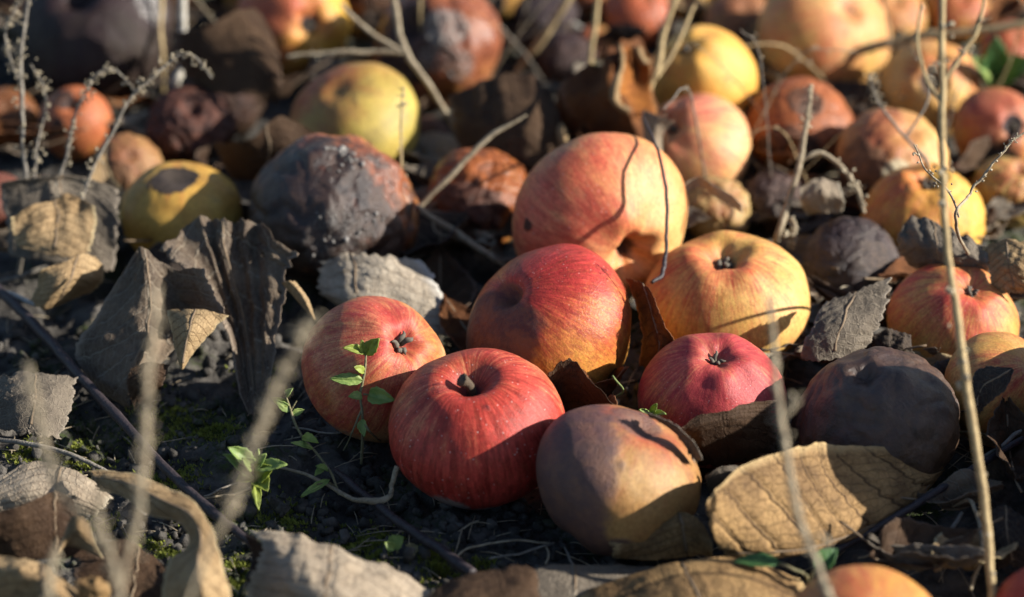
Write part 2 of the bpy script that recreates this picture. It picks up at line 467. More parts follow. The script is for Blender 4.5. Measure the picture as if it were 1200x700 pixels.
# the sharp group in front
apple('bright red striped apple with short brown stem, grey fuzz on its underside', 559, 503, 104, 'stem', -0.10, 0.78, b0=0.88, bdir=(0.1, -0.5), b1=0.28, red=(0.52, 0.050, 0.050), red2=(0.25, 0.008, 0.014),
      dirt=0.05, lite=0.5, yel=(0.66, 0.36, 0.20), yel2=(0.60, 0.29, 0.15), cav=0.8, streak=0.5, moulds=[(-0.32, -0.86, 0.40, 0.78), (0.08, -0.97, 0.30, 0.7)], mould=(0.30, 0.23, 0.20), rots=[(-0.16, 0.74, 0.34, 0.46), (-0.45, 0.62, 0.22, 0.42), (0.12, 0.32, 0.09, 0.36)],  # dark purple tone in and beside the stem cavity
      soft=0.6, rot=(0.055, 0.014, 0.020), rot2=(0.13, 0.035, 0.03), stem=0.24, seed=1, calyx=False, dip=0.34, dipw=0.25, dots=0.8)
apple('pink red apple with grey calyx, behind the small two-leaved sprout', 439, 433, 86, 'calyx', 0.46, 0.40, b0=0.50, bdir=(-0.5, 0.4), b1=0.35, red=(0.52, 0.085, 0.075), red2=(0.38, 0.03, 0.045), yel=(0.68, 0.42, 0.24), yel2=(0.58, 0.28, 0.10),
      streak=0.38, moulds=[(-0.4, -0.9, 0.35, 0.5)], mould=(0.22, 0.18, 0.13), seed=2, cav2=0.4, dipw2=0.2, dip2=0.2)
apple('large red and yellow apple with a purple brown bruised flank and side cavity', 643, 383, 97, 'stem', -0.58, 0.50, b0=0.36, bdir=(0.05, 0.85), b1=0.75, red=(0.47, 0.03, 0.055), red2=(0.28, 0.01, 0.03), yel=(0.72, 0.40, 0.10), yel2=(0.66, 0.30, 0.08),
      streak=0.30, rots=[(-0.80, -0.12, 0.92, 0.9), (-0.60, 0.5, 0.25, 0.66)], rot=(0.075, 0.030, 0.030), rot2=(0.17, 0.065, 0.035), rotmax=0.94, soft=0.4, rotn=0.5, r0=0.1, r1=0.6, seed=3, dip=0.2, dipw=0.15, rough=0.36)
apple('largest peach pink apple with a dark open calyx hollow facing the red apples', 703, 257, 103, 'calyx', 0.42, -0.52, b0=0.42, bdir=(-0.7, 0.1), b1=0.45, red=(0.62, 0.16, 0.11), red2=(0.52, 0.09, 0.065), yel=(0.76, 0.48, 0.24), yel2=(0.72, 0.40, 0.18),
      streak=0.28, rots=[(-0.82, -0.05, 0.09, 0.6), (0.42, -0.52, 0.20, 0.55)], rot=(0.03, 0.015, 0.01), rot2=(0.09, 0.04, 0.02), seed=4, cav2=1.0, calyx=False, dip2=0.36, dipw2=0.22, tall=0.82)
apple('plump yellow apple with pink streaks and a dark sunken top', 851, 353, 99, 'calyx', -0.08, 0.80, tall=0.76, b0=0.36, bdir=(-0.5, 0.3), b1=0.32, red=(0.60, 0.20, 0.10), red2=(0.48, 0.08, 0.05), yel=(0.74, 0.52, 0.21), yel2=(0.68, 0.44, 0.15),
      streak=0.5, rots=[(-0.08, 0.72, 0.17, 0.5)], rot=(0.06, 0.03, 0.02), rot2=(0.13, 0.06, 0.04), seed=5, cav2=0.9, dip2=0.32, dipw2=0.26)
apple('pink apple with a starry calyx, half behind a dark curled leaf', 835, 470, 88, 'calyx', 0.02, 0.72, b0=0.72, bdir=(0.2, 0.2), b1=0.30, red=(0.46, 0.058, 0.085), red2=(0.33, 0.022, 0.055), yel=(0.66, 0.36, 0.20), yel2=(0.60, 0.30, 0.14),
      streak=0.48, seed=6, cav2=0.6, rot=(0.05, 0.04, 0.03), rot2=(0.16, 0.13, 0.09), rots=[(0.02, 0.72, 0.15, 0.42)], dip2=0.22, dipw2=0.22)
apple('grey purple bruised apple with a tan cheek, lying against a torn leaf', 725, 563, 97, 'stem', 0.42, 0.80, tall=0.84, dip=0.12, dipw=0.2, b0=0.08, bdir=(0.15, 0.9), b1=0.6, red=(0.40, 0.09, 0.08), red2=(0.30, 0.05, 0.05), yel=(0.44, 0.28, 0.13), yel2=(0.36, 0.20, 0.09),
      streak=0.18, rots=[(-0.92, 0.2, 1.50, 0.85), (-0.1, -0.95, 0.70, 0.9), (0.30, 0.9, 0.52, 0.60)], rot=(0.075, 0.045, 0.050), rot2=(0.135, 0.070, 0.055), rotmax=0.9, dirt=0.4, soft=0.38, rotn=0.55, r0=0.12, r1=0.7, seed=7, rough=0.40, calyx=False, moulds=[(-0.2, -0.95, 0.5, 0.30)], mould=(0.10, 0.085, 0.06))
apple('dark brown rotten apple with a dusty skin and dimpled top, beside the veined leaf', 1026, 497, 99, 'calyx', -0.26, 0.70, b0=0.3, rots=[(0, 0.2, 3.2, 1.0)], rot=(0.020, 0.0115, 0.009), rot2=(0.058, 0.032, 0.019), seed=8, cav2=1, calyx=False, rough=0.28, spec=0.6,
      moulds=[(0.75, 0.15, 0.6, 0.25), (0.3, 0.8, 0.3, 0.22)], mould=(0.13, 0.105, 0.09), dip2=0.16, dipw2=0.16, tall=0.84, wrinkle=0.055)
# right-hand side
apple('yellow pink striped apple with a feathery calyx behind the grey leaf scrap', 1117, 381, 78, 'calyx', 0.22, 0.62, b0=0.42, bdir=(-0.2, 0.7), b1=0.3, red=(0.55, 0.09, 0.09), red2=(0.42, 0.03, 0.05), yel=(0.66, 0.42, 0.16), yel2=(0.60, 0.35, 0.11), streak=0.4, seed=9, dip2=0.2)
apple('cream yellow apple with red flame stripes above a small black leaf', 1176, 458, 70, 'stem', 0.5, 0.55, b0=0.30, bdir=(0.4, 0.3), b1=0.2, red=(0.52, 0.07, 0.07), red2=(0.42, 0.03, 0.04), yel=(0.66, 0.44, 0.19), yel2=(0.60, 0.36, 0.13), streak=0.42, seed=10, dip=0.10, calyx=False)
apple('blackened wrinkled apple with a blue grey sheen and a pale patch', 998, 309, 58, 'stem', -0.2, 0.5, b0=0.3, rots=[(0, 0, 3.2, 1.0)], rot=(0.009, 0.009, 0.013), rot2=(0.036, 0.026, 0.024), spec=0.5, seed=11, wrinkle=0.09, dip=0.04, calyx=False, rough=0.34,
      moulds=[(0.35, 0.2, 0.5, 0.42), (-0.75, -0.1, 0.3, 0.3)], mould=(0.24, 0.17, 0.12))
apple('orange yellow wrinkled apple behind the blackened one', 1082, 256, 73, 'calyx', 0.0, 0.75, b0=0.30, bdir=(-0.7, 0.4), b1=0.45, red=(0.52, 0.15, 0.07), red2=(0.42, 0.08, 0.04), yel=(0.74, 0.50, 0.13), yel2=(0.70, 0.42, 0.10), streak=0.4, seed=12, wrinkle=0.06, res=0)
apple('brown red apple with a tan patch and a pale mouldy spot', 1046, 189, 66, 'stem', 0.3, 0.6, b0=0.36, bdir=(-0.6, 0.2), b1=0.45, red=(0.36, 0.11, 0.065), red2=(0.22, 0.06, 0.04), yel=(0.70, 0.47, 0.22), yel2=(0.62, 0.37, 0.15), streak=0.3, seed=13, dip=0.10, wrinkle=0.07, res=0,
      rots=[(-0.7, -0.2, 0.7, 0.6)], moulds=[(0.0, -0.25, 0.33, 0.75)], mould=(0.50, 0.42, 0.27))
apple('reddish brown apple with a black mouldy crown', 938, 151, 64, 'stem', 0.1, 0.5, b0=0.85, red=(0.36, 0.13, 0.055), red2=(0.20, 0.06, 0.03), seed=14, dip=0.10, res=0, rots=[(0.05, 0.6, 0.45, 0.7), (-0.3, -0.6, 0.8, 0.7)], rot=(0.03, 0.017, 0.012), rot2=(0.12, 0.045, 0.02),
      moulds=[(0.1, 0.45, 0.35, 0.4)], mould=(0.2, 0.17, 0.14), wrinkle=0.06)
apple('glowing golden yellow apple above the pale pink one', 824, 93, 64, 'calyx', -0.35, 0.5, base=1.4, b0=0.12, bdir=(-0.7, 0.3), b1=0.2, yel=(0.80, 0.50, 0.15), yel2=(0.76, 0.43, 0.11), seed=15, dip2=0.1, res=0, streak=0.3, tall=1.0)
apple('pale pink ribbed apple below the golden yellow one', 815, 176, 65, 'calyx', -0.55, 0.45, b0=0.40, bdir=(-0.4, 0.5), b1=0.30, red=(0.66, 0.22, 0.18), red2=(0.55, 0.12, 0.11), yel=(0.86, 0.62, 0.36), yel2=(0.82, 0.52, 0.26), streak=0.55, seed=16, res=0, dents=[(-0.15, 0.3, 0.25, 0.05)])
apple('pale yellow apple with a rosy cheek under the straw stalks', 966, 40, 79, 'stem', 0.4, 0.4, b0=0.34, bdir=(0.2, 0.4), b1=0.3, red=(0.60, 0.23, 0.13), red2=(0.5, 0.15, 0.08), yel=(0.74, 0.55, 0.26), yel2=(0.56, 0.44, 0.15), streak=0.2, seed=17, dip=0.10, res=0)
apple('tan yellow apple with a black scab, behind the bent straw', 1089, 105, 60, 'calyx', -0.05, 0.15, b0=0.3, bdir=(0.6, 0.5), b1=0.3, red=(0.58, 0.22, 0.08), yel=(0.76, 0.54, 0.24), yel2=(0.68, 0.44, 0.16), seed=18, res=0, rots=[(-0.1, 0.1, 0.33, 0.8)], rot=BLK, rot2=BRN)
apple('red apple with a black calyx pit next to a grey stone-like scrap', 1166, 154, 50, 'calyx', 0.35, 0.05, b0=0.55, red=(0.42, 0.14, 0.09), red2=(0.30, 0.07, 0.05), yel=(0.6, 0.38, 0.18), seed=19, res=0, rots=[(0.35, 0.05, 0.4, 0.7)], rot=BLK, rot2=BLK2, cav2=1)
apple('yellow grey shrunken apple with lengthwise furrows', 1182, 226, 47, 'stem', 0.3, 0.75, b0=0.1, yel=(0.46, 0.35, 0.13), yel2=(0.36, 0.27, 0.12), seed=20, res=0, wrinkle=0.12)
apple('brown orange squashed apple beside the furrowed yellow one', 1124, 216, 25, 'stem', 0.2, 0.5, b0=0.8, red=(0.40, 0.15, 0.04), seed=41, res=0)
# left-hand side
apple('big black and violet rotten apple crusted with mould beads', 391, 246, 101, 'calyx', 0.15, 0.88, b0=0.85, red=(0.34, 0.13, 0.06), red2=(0.17, 0.055, 0.03), yel=(0.45, 0.24, 0.10), spec=0.5, rots=[(-0.5, 0.0, 1.25, 0.75), (0.25, -0.45, 0.9, 0.72), (0.05, 0.75, 0.6, 0.50), (0.85, 0.1, 0.9, 0.42)], rotn=1.5, rotsc=3.2, dip2=0.08,
      rot=(0.009, 0.007, 0.008), rot2=(0.045, 0.026, 0.018), moulds=[(0.2, 0.62, 0.36, 0.35), (0.05, -0.40, 0.45, 0.45), (-0.75, 0.15, 0.3, 0.30), (0.5, -0.2, 0.18, 0.4)], mould=(0.15, 0.13, 0.11), pustules=60, seed=21, wrinkle=0.07, calyx=False, rough=0.24)
apple('yellow apple with a black sunken patch on top, behind the crumpled leaf', 213, 254, 72, 'stem', 0.05, 0.80, b0=0.0, b1=0.1, yel=(0.58, 0.39, 0.11), yel2=(0.48, 0.29, 0.08), seed=22, rots=[(-0.05, 0.76, 0.50, 0.9), (-0.3, 0.66, 0.3, 0.6)], rotn=1.1, rot=(0.016, 0.014, 0.016), rot2=(0.04, 0.032, 0.03), wrinkle=0.03, res=0, cav=0.9, dip=0.14, dipw=0.3, dirt=0.5)
apple('greenish yellow spotted apple behind the black rotten one', 415, 146, 77, 'stem', -0.3, 0.6, b0=0.15, bdir=(-0.6, 0.75), b1=0.5, red=(0.50, 0.15, 0.09), yel=(0.52, 0.42, 0.13), yel2=(0.38, 0.33, 0.10), seed=23, dip=0.08, dirt=0.5, res=0, rots=[(-0.15, 0.35, 0.32, 0.34), (0.2, 0.6, 0.25, 0.32)], rot=(0.08, 0.05, 0.03), rot2=(0.2, 0.14, 0.05), streak=0.2)
apple('orange yellow apple with a black calyx pit, beside the folded dark leaf', 343, 28, 68, 'calyx', 0.42, -0.08, b0=0.55, bdir=(-0.7, 0.4), b1=0.5, red=(0.50, 0.16, 0.09), red2=(0.4, 0.1, 0.07), yel=(0.66, 0.44, 0.09), yel2=(0.6, 0.36, 0.07), seed=24, res=0, rots=[(0.42, -0.08, 0.24, 0.85)], rot=BLK, rot2=BLK2, streak=0.2)
apple('shrivelled brown apple with grey mould along a crack', 512, 50, 76, 'stem', -0.5, 0.3, b0=0.8, red=(0.26, 0.10, 0.06), red2=(0.15, 0.05, 0.035), yel=(0.4, 0.26, 0.14), rots=[(-0.6, 0.0, 0.8, 0.8)], rot=(0.02, 0.014, 0.012), rot2=(0.07, 0.035, 0.025), moulds=[(0.1, 0.2, 0.42, 0.55), (0.3, -0.35, 0.3, 0.5), (-0.1, -0.3, 0.3, 0.45)], mould=(0.32, 0.29, 0.26), pustules=80, seed=25, wrinkle=0.10, res=0, rough=0.3)
apple('collapsed russet brown apple in the shade of the bent twig', 566, 232, 64, 'stem', 0.2, 0.6, b0=0.8, red=(0.28, 0.085, 0.03), red2=(0.14, 0.04, 0.02), rots=[(-0.3, -0.3, 0.8, 0.75)], rot=(0.05, 0.02, 0.014), rot2=(0.11, 0.045, 0.028), seed=26, dip=0.10, wrinkle=0.14, res=0, rough=0.32)
apple('orange brown apple with black rot spots behind the seed stalks', 88, 145, 44, 'stem', 0.0, 0.5, b0=0.85, red=(0.42, 0.16, 0.075), red2=(0.32, 0.10, 0.05), seed=27, res=0, rots=[(-0.2, 0.6, 0.35, 0.7), (-0.3, -0.05, 0.22, 0.6), (-0.8, 0, 0.3, 0.5)], rot=BLK, rot2=BRN, tall=1.12)
apple('very large smooth black apple under the pale bent stem', 112, 38, 92, 'stem', -0.2, 0.5, b0=0.3, rots=[(0, 0, 3.2, 1)], rot=(0.007, 0.007, 0.010), rot2=(0.016, 0.014, 0.016), seed=28, res=0, rough=0.36, wrinkle=0.03, moulds=[(0.75, 0.3, 0.3, 0.5)], mould=(0.42, 0.4, 0.38))
apple('mummified dark brown apple in deep shade near the yellow one', 225, 148, 54, 'stem', 0.1, 0.5, b0=0.5, rots=[(0, 0, 3.2, 1)], rot=(0.02, 0.014, 0.013), rot2=(0.09, 0.035, 0.022), seed=29, res=0, wrinkle=0.16)
apple('tan rotting apple half hidden by the seed stalks', 150, 196, 42, 'stem', 0.2, 0.4, b0=0.3, red=(0.26, 0.13, 0.07), red2=(0.18, 0.08, 0.04), yel=(0.38, 0.24, 0.12), yel2=(0.28, 0.16, 0.08), seed=30, dip=0.10, res=0, wrinkle=0.08, rots=[(-0.3, -0.3, 0.7, 0.5)])
apple('dull purple apple beside the tan curled leaf', -2, 236, 36, 'stem', 0.2, 0.4, b0=0.9, red=(0.15, 0.055, 0.06), red2=(0.09, 0.03, 0.04), seed=31, dip=0.10, res=0)
apple('dark shaded apple beside the thin seed stalk', 8, 138, 38, 'stem', 0.1, 0.4, b0=0.8, red=(0.16, 0.06, 0.03), red2=(0.08, 0.03, 0.02), seed=32, dip=0.10, res=0)
# front edge
apple('tan and pink apple half buried in leaves next to green leaflets', 1012, 759, 98, 'stem', 0.1, 0.3, b0=0.4, bdir=(-0.6, 0.3), b1=0.4, red=(0.50, 0.16, 0.09), red2=(0.42, 0.1, 0.06), yel=(0.64, 0.40, 0.14), yel2=(0.56, 0.32, 0.10), seed=33, streak=0.3)
apple('dark red apple against the thin upright stalk', 1236, 735, 78, 'stem', 0, 0.4, b0=0.9, red=(0.36, 0.035, 0.04), seed=34)
# far row
apple('orange red glossy apple behind the curled orange leaf', 748, 18, 42, 'stem', 0.2, 0.5, b0=0.85, red=(0.46, 0.14, 0.08), red2=(0.3, 0.07, 0.04), seed=35, dip=0.10, res=0, rough=0.3)
apple('soft tan apple with folded skin between yellow and pink apples', 838, 246, 42, 'stem', 0.2, 0.5, b0=0.05, red=(0.4, 0.2, 0.1), yel=(0.52, 0.40, 0.20), yel2=(0.38, 0.28, 0.15), seed=36, dip=0.10, res=0, wrinkle=0.12)
apple('grey black wrinkled apple behind the plump yellow one', 908, 236, 38, 'stem', 0.1, 0.5, rots=[(0, 0, 3.2, 1)], rot=(0.022, 0.018, 0.018), rot2=(0.08, 0.055, 0.045), seed=37, dip=0.10, res=0, wrinkle=0.18, moulds=[(0.2, -0.2, 0.5, 0.3)], mould=(0.2, 0.16, 0.12))
apple('brown mottled apple behind the golden yellow one', 868, 30, 44, 'stem', 0.1, 0.5, b0=0.6, red=(0.30, 0.14, 0.07), red2=(0.18, 0.08, 0.05), yel=(0.5, 0.34, 0.15), seed=38, dip=0.10, res=0, rots=[(0.3, -0.4, 0.7, 0.6)])
apple('rust orange apple at the end of the leaning straw', 1185, 60, 38, 'stem', 0.1, 0.5, b0=0.6, red=(0.42, 0.17, 0.07), yel=(0.6, 0.4, 0.15), seed=39, dip=0.10, res=0)
apple('dark brown rotten apple between rosy and tan apples', 1024, 122, 27, 'stem', 0.1, 0.5, rots=[(0, 0, 3.2, 1)], rot=(0.03, 0.02, 0.015), rot2=(0.1, 0.06, 0.04), seed=40, dip=0.10, res=0, wrinkle=0.12)
apple('black shrivelled apple between shrivelled brown and leaning straws', 640, 20, 40, 'stem', 0.1, 0.5, rots=[(0, 0, 3.2, 1)], rot=BLK, rot2=BLK2, seed=42, dip=0.10, res=0, wrinkle=0.14)
apple('orange brown apple in shade behind the dark leaf roll', 690, 125, 40, 'stem', 0.1, 0.5, b0=0.85, red=(0.34, 0.12, 0.06), red2=(0.2, 0.06, 0.03), seed=43, dip=0.10, res=0)

# windfalls added to pack the far gaps; dark ones black out sunlit soil
DK = dict(rots=[(0, 0, 3.2, 1)], res=0, dip=0.08, calyx=False)
apple('added sunken black apple hiding lit soil behind the mummified brown one', 268, 118, 44, 'stem', 0.1, 0.5, seed=51, wrinkle=0.09, rot=(0.010, 0.008, 0.008), rot2=(0.04, 0.022, 0.014), **DK)
apple('added flat dark brown apple hiding lit soil under the jointed grass stalk', 500, 168, 34, 'stem', 0.2, 0.4, seed=52, wrinkle=0.10, rot=(0.016, 0.010, 0.008), rot2=(0.06, 0.028, 0.016), **DK)
apple('added charcoal apple hiding lit soil behind the rust curled leaf', 664, 72, 36, 'stem', 0.1, 0.5, seed=54, wrinkle=0.08, rot=BLK, rot2=(0.04, 0.025, 0.02), **DK)
apple('dull ochre apple behind the charcoal one', 698, 54, 26, 'stem', 0.1, 0.5, b0=0.2, yel=(0.5, 0.34, 0.14), yel2=(0.4, 0.25, 0.1), seed=55, res=0, wrinkle=0.05, rots=[(-0.4, -0.3, 0.6, 0.6)])
apple('sandy yellow apple beneath the long pale straw', 1044, 22, 42, 'stem', 0.1, 0.5, b0=0.25, yel=(0.66, 0.46, 0.20), yel2=(0.56, 0.36, 0.14), red=(0.5, 0.2, 0.1), seed=59, res=0, dip=0.1)
apple('amber apple in the far row behind the straw', 1122, 16, 40, 'stem', 0.1, 0.5, b0=0.4, yel=(0.62, 0.40, 0.14), red=(0.46, 0.17, 0.08), seed=60, res=0, dip=0.1)
apple('added umber apple hiding lit soil behind the largest peach one', 604, 148, 34, 'stem', 0.1, 0.5, seed=63, wrinkle=0.08, rot=(0.02, 0.011, 0.008), rot2=(0.06, 0.028, 0.016), **DK)
for q, x in enumerate((20, 190, 303, 430, 585, 690, 800, 905, 1060, 1165)):
    lb = ('black', 'brown', 'golden', 'mouldy brown', 'tan', 'russet', 'ochre', 'blackened', 'yellow', 'orange')[q]
    if q in (0, 1, 3, 7): apple('added %s apple hiding lit soil in the farthest row' % lb, x, -22, 50, 'stem', 0.1, 0.5, seed=70+q, wrinkle=0.07, rot=(0.012, 0.009, 0.008), rot2=((0.03, 0.02, 0.016) if q in (0, 7) else (0.08, 0.038, 0.02)), **DK)
    else: apple('added %s apple hiding lit soil in the farthest row' % lb, x, -22, 48, 'stem', 0.1, 0.5, b0=(0.7 if q in (5, 9) else 0.2), red=(0.42, 0.16, 0.07), red2=(0.3, 0.09, 0.05), yel=(0.64, 0.44, 0.17), yel2=(0.52, 0.33, 0.12), seed=70+q, res=0, dip=0.1)

# added beyond the right edge, unseen: windfalls placed to cast shade into the view
apple('brown windfall apple lying just beyond the dark red apple', 1345, 575, 118, 'stem', 0.1, 0.5, b0=0.7, red=(0.34, 0.12, 0.06), seed=44, res=0)
apple('added unseen yellow brown windfall apple shading the rotten brown one', 1318, 470, 104, 'stem', 0.1, 0.5, b0=0.3, seed=45, res=0)
apple('added unseen russet windfall apple lying behind the other two windfalls', 1540, 500, 110, 'stem', 0.1, 0.5, b0=0.6, red=(0.3, 0.12, 0.06), seed=46, res=0)
apple('added unseen red windfall apple perched on the windfalls to shade the rotten brown one', 1385, 398, 96, 'stem', 0.1, 0.5, base=5.9, b0=0.8, seed=47, res=0)
# ------------------------------------------------------------------ dead leaves
def leaf_mat(name, a, b, vein, spot, transl=0.18, nvein=7.0, slant=0.9):
    m = NT(name)
    luv = m.attr('luv', True); pos = m.attr('lpos', True)
    sx = m.n('SeparateXYZ'); m.put(sx.inputs[0], luv)
    u, v, sd = sx.outputs
    av = m.math('ABSOLUTE', v)
    s = m.math('ADD', m.attr('vph'), m.math('MULTIPLY', m.math('SUBTRACT', m.noise(pos, 60, 2), 0.5), 0.07))
    fr = m.math('ABSOLUTE', m.math('SUBTRACT', m.math('FRACT', s), 0.5))
    side = m.step(fr, 0.07, 0.015)
    rib = m.step(av, 0.035, 0.012)
    ter = m.math('MULTIPLY', m.step(m.math('ABSOLUTE', m.math('SUBTRACT', m.math('FRACT', m.math('MULTIPLY_ADD', m.noise(pos, 130, 3), 1.6, m.math('MULTIPLY', av, 9.0))), 0.5)), 0.09, 0.02), 0.5)
    net = m.step(m.voronoi(pos, 330, 'DISTANCE_TO_EDGE'), 0.10, 0.02)
    n1 = m.noise(pos, 34, 5, 0.65); n2 = m.noise(pos, 170, 4, 0.7); n3 = m.noise(pos, 700, 3)
    col = m.mix(m.step(n1, 0.34, 0.66), a, b)
    col = m.mix(m.math('MULTIPLY', m.step(n2, 0.50, 0.72), 0.55), col, spot)
    col = m.mix(m.math('MULTIPLY', m.step(n3, 0.4, 0.75), 0.25), col, tuple(min(1, c*1.7) for c in b))
    col = m.mix(m.math('MULTIPLY', net, 0.22), col, vein)
    col = m.mix(m.math('MULTIPLY', m.math('MAXIMUM', m.math('MAXIMUM', side, rib), ter), 0.75), col, vein)
    edge = m.math('MULTIPLY', m.step(m.math('ADD', av, m.math('MULTIPLY', n1, 0.25)), 1.0, 1.15), 0.55)
    col = m.mix(edge, col, tuple(min(0.6, c*1.6+0.06) for c in a))  # sunlit rims painted into the colour: paler towards the leaf edge
    h = m.math('ADD', m.math('MULTIPLY', m.math('MAXIMUM', side, rib), 1.1), m.math('ADD', m.math('MULTIPLY', net, 0.3), m.math('MULTIPLY', n2, 0.6)))
    h = m.math('ADD', h, m.math('MULTIPLY', n3, 0.2))
    return m.bsdf(col, 0.72, m.bump(m.math('MULTIPLY_ADD', ter, 0.6, h), 0.7, 0.0009), 0.14, transl, m.mix(0.5, col, (0.45, 0.22, 0.07)))
LM = dict(
    tan=leaf_mat('leaf_tan', (0.40, 0.28, 0.15), (0.26, 0.17, 0.085), (0.16, 0.10, 0.05), (0.12, 0.075, 0.04)),
    brown=leaf_mat('leaf_brown', (0.085, 0.050, 0.028), (0.040, 0.022, 0.013), (0.06, 0.035, 0.02), (0.055, 0.034, 0.02), nvein=8),
    gold=leaf_mat('leaf_gold', (0.38, 0.235, 0.10), (0.17, 0.10, 0.045), (0.045, 0.027, 0.016), (0.075, 0.045, 0.025), nvein=8, transl=0.12),
    dark=leaf_mat('leaf_dark', (0.050, 0.038, 0.031), (0.026, 0.019, 0.017), (0.15, 0.115, 0.08), (0.03, 0.022, 0.018), 0.12),
    grey=leaf_mat('leaf_grey', (0.165, 0.135, 0.102), (0.085, 0.068, 0.052), (0.24, 0.20, 0.15), (0.06, 0.05, 0.04), 0.12),
    pale=leaf_mat('leaf_pale', (0.37, 0.30, 0.22), (0.28, 0.22, 0.155), (0.22, 0.17, 0.12), (0.16, 0.12, 0.09), 0.15),
    slate=leaf_mat('leaf_slate', (0.17, 0.125, 0.085), (0.066, 0.047, 0.034), (0.26, 0.215, 0.16), (0.06, 0.047, 0.04), 0.14),
    beige=leaf_mat('leaf_beige', (0.50, 0.43, 0.33), (0.40, 0.33, 0.25), (0.30, 0.24, 0.17), (0.24, 0.19, 0.14), 0.15),
    orange=leaf_mat('leaf_orange', (0.42, 0.16, 0.035), (0.26, 0.085, 0.022), (0.15, 0.06, 0.02), (0.10, 0.04, 0.02), 0.35),
    rust=leaf_mat('leaf_rust', (0.19, 0.072, 0.022), (0.08, 0.030, 0.013), (0.09, 0.04, 0.02), (0.06, 0.03, 0.018), 0.28),
)
m = NT('leaf_rib'); p = m.pos()
rib_mat = m.bsdf(m.mix(m.noise(p, 300, 3), (0.10, 0.065, 0.04), (0.24, 0.17, 0.10)), 0.75)
LEAVES = 0
def leaf_geo(net_world, nu, nv, crumple, rag, pleat, npleat, vein, seed, vmid=0.5, nvein=7, slant=0.9, holes=0):
    N = np.asarray(net_world, float)                              # rows (along) x cols (across) x 3
    a = catmull(N, nu*2)                                          # along
    b = catmull(np.swapaxes(a, 0, 1), nv*2)                       # across -> (nv2, nu2, 3)
    G = np.swapaxes(b, 0, 1)
    sd = seed*3.37
    uu = np.linspace(0, 1, nu); vv = np.linspace(0, 1, nv)
    # ragged outline: sample a little inside the net at the rims
    def samp(u, v):
        x = np.clip(u, 0, 1)*(G.shape[0]-1); y = np.clip(v, 0, 1)*(G.shape[1]-1)
        i = np.minimum(x.astype(int), G.shape[0]-2); j = np.minimum(y.astype(int), G.shape[1]-2)
        f = (x-i)[..., None]; g = (y-j)[..., None]
        return G[i, j]*(1-f)*(1-g) + G[i+1, j]*f*(1-g) + G[i, j+1]*(1-f)*g + G[i+1, j+1]*f*g
    U, Vv = np.meshgrid(uu, vv, indexing='ij')
    z0 = U*0
    e1 = rag*np.abs(fbm(np.stack([U*7, z0+sd, z0], -1), 4, 0.5)); e2 = rag*np.abs(fbm(np.stack([U*7, z0+sd+9, z0], -1), 4, 0.5))
    t1 = rag*np.abs(fbm(np.stack([Vv*6, z0+sd+19, z0], -1), 4)); t2 = rag*np.abs(fbm(np.stack([Vv*6, z0+sd+29, z0], -1), 4))
    Vs = e1 + Vv*(1-e1-e2); Us = t1 + U*(1-t1-t2)
    P = samp(Us, Vs)
    du = np.gradient(P, axis=0); dv = np.gradient(P, axis=1)
    n = np.cross(du, dv); n /= np.linalg.norm(n, axis=-1)[..., None] + 1e-12
    sc = 1.0
    d = crumple*0.01*(0.75*fbm(P*38 + sd, 4) + 0.45*(0.4-np.abs(perlin(P*70+sd+7)*1.5)))
    d = d + crumple*0.01*(0.22*fbm(P*150+sd+3, 3) + 0.16*(0.4-np.abs(perlin(P*240+sd)*1.5)))
    vr = (Vv - vmid)*2/max(vmid*2, 2-2*vmid)
    av = np.abs(vr)
    if pleat: d = d + pleat*0.01*np.cos(Vv*npleat*2*math.pi+sd+3.2*fbm(np.stack([Vv*3, U*1.5, z0+sd], -1), 2))*(1-U)**1.3
    if vein:
        s = U*nvein - 1.6*slant*av**1.3
        fr = np.abs((s % 1)-0.5)
        d = d + vein*0.01*(-np.exp(-(fr/0.10)**2) - 0.8*np.exp(-(av/0.05)**2))
    P = P + n*d[..., None]
    i, j = np.meshgrid(np.arange(nu-1), np.arange(nv-1), indexing='ij')
    F = np.stack([i*nv+j, (i+1)*nv+j, (i+1)*nv+j+1, i*nv+j+1], -1).reshape(-1, 4)
    if holes:
        c = P.reshape(-1, 3)[F].mean(1)
        F = F[fbm(c*120+sd, 3) < 0.95-0.25*holes]
    luv = np.stack([U, vr, z0+seed], -1).reshape(-1, 3)
    vph = (U*nvein - 1.6*slant*av**1.3).ravel() + 20
    return P.reshape(-1, 3), F, luv, P, vph
def leaf(label, mat, net, crumple=0.12, rag=0.05, pleat=0.0, npleat=5, vein=0.03, seed=None, vmid=0.5, rib=True, name='dead_leaf', nu=56, nv=44, petiole=None, nvein=7, slant=0.9, holes=0, thick=0.00025, group='dead leaves among the apples'):
    global LEAVES; LEAVES += 1
    seed = seed or LEAVES
    W = [[tuple(at(*q)) for q in row] for row in net]
    V, F, luv, P, vph = leaf_geo(W, nu, nv, crumple, rag, pleat, npleat, vein, seed, vmid, nvein, slant, holes)
    c = V.mean(0); c[2] = V[:, 2].min()
    me = build_mesh('blade', V-c, F, True, dict(luv=luv, vph=vph, lpos=V-c+seed*1.7))
    root = empty(name, c); tag(root, label, 'leaf', group)
    o = obj('blade', me, LM[mat], root)
    md = o.modifiers.new('thickness', 'SOLIDIFY'); md.thickness = thick; md.offset = 0
    if rib:
        j = int(round(vmid*(nv-1))); pts = P[::7, j] - c
        if petiole: pts = np.concatenate([pts, [np.array(tuple(at(*q)))-c for q in petiole]])
        g = tube_geo(pts, [0.0003]+[0.00055]*(len(pts)-2)+[0.0008], 50, 7, 0.0002, seed)
        obj('midrib', build_mesh('midrib', *merge([g])), rib_mat, root)
    return root

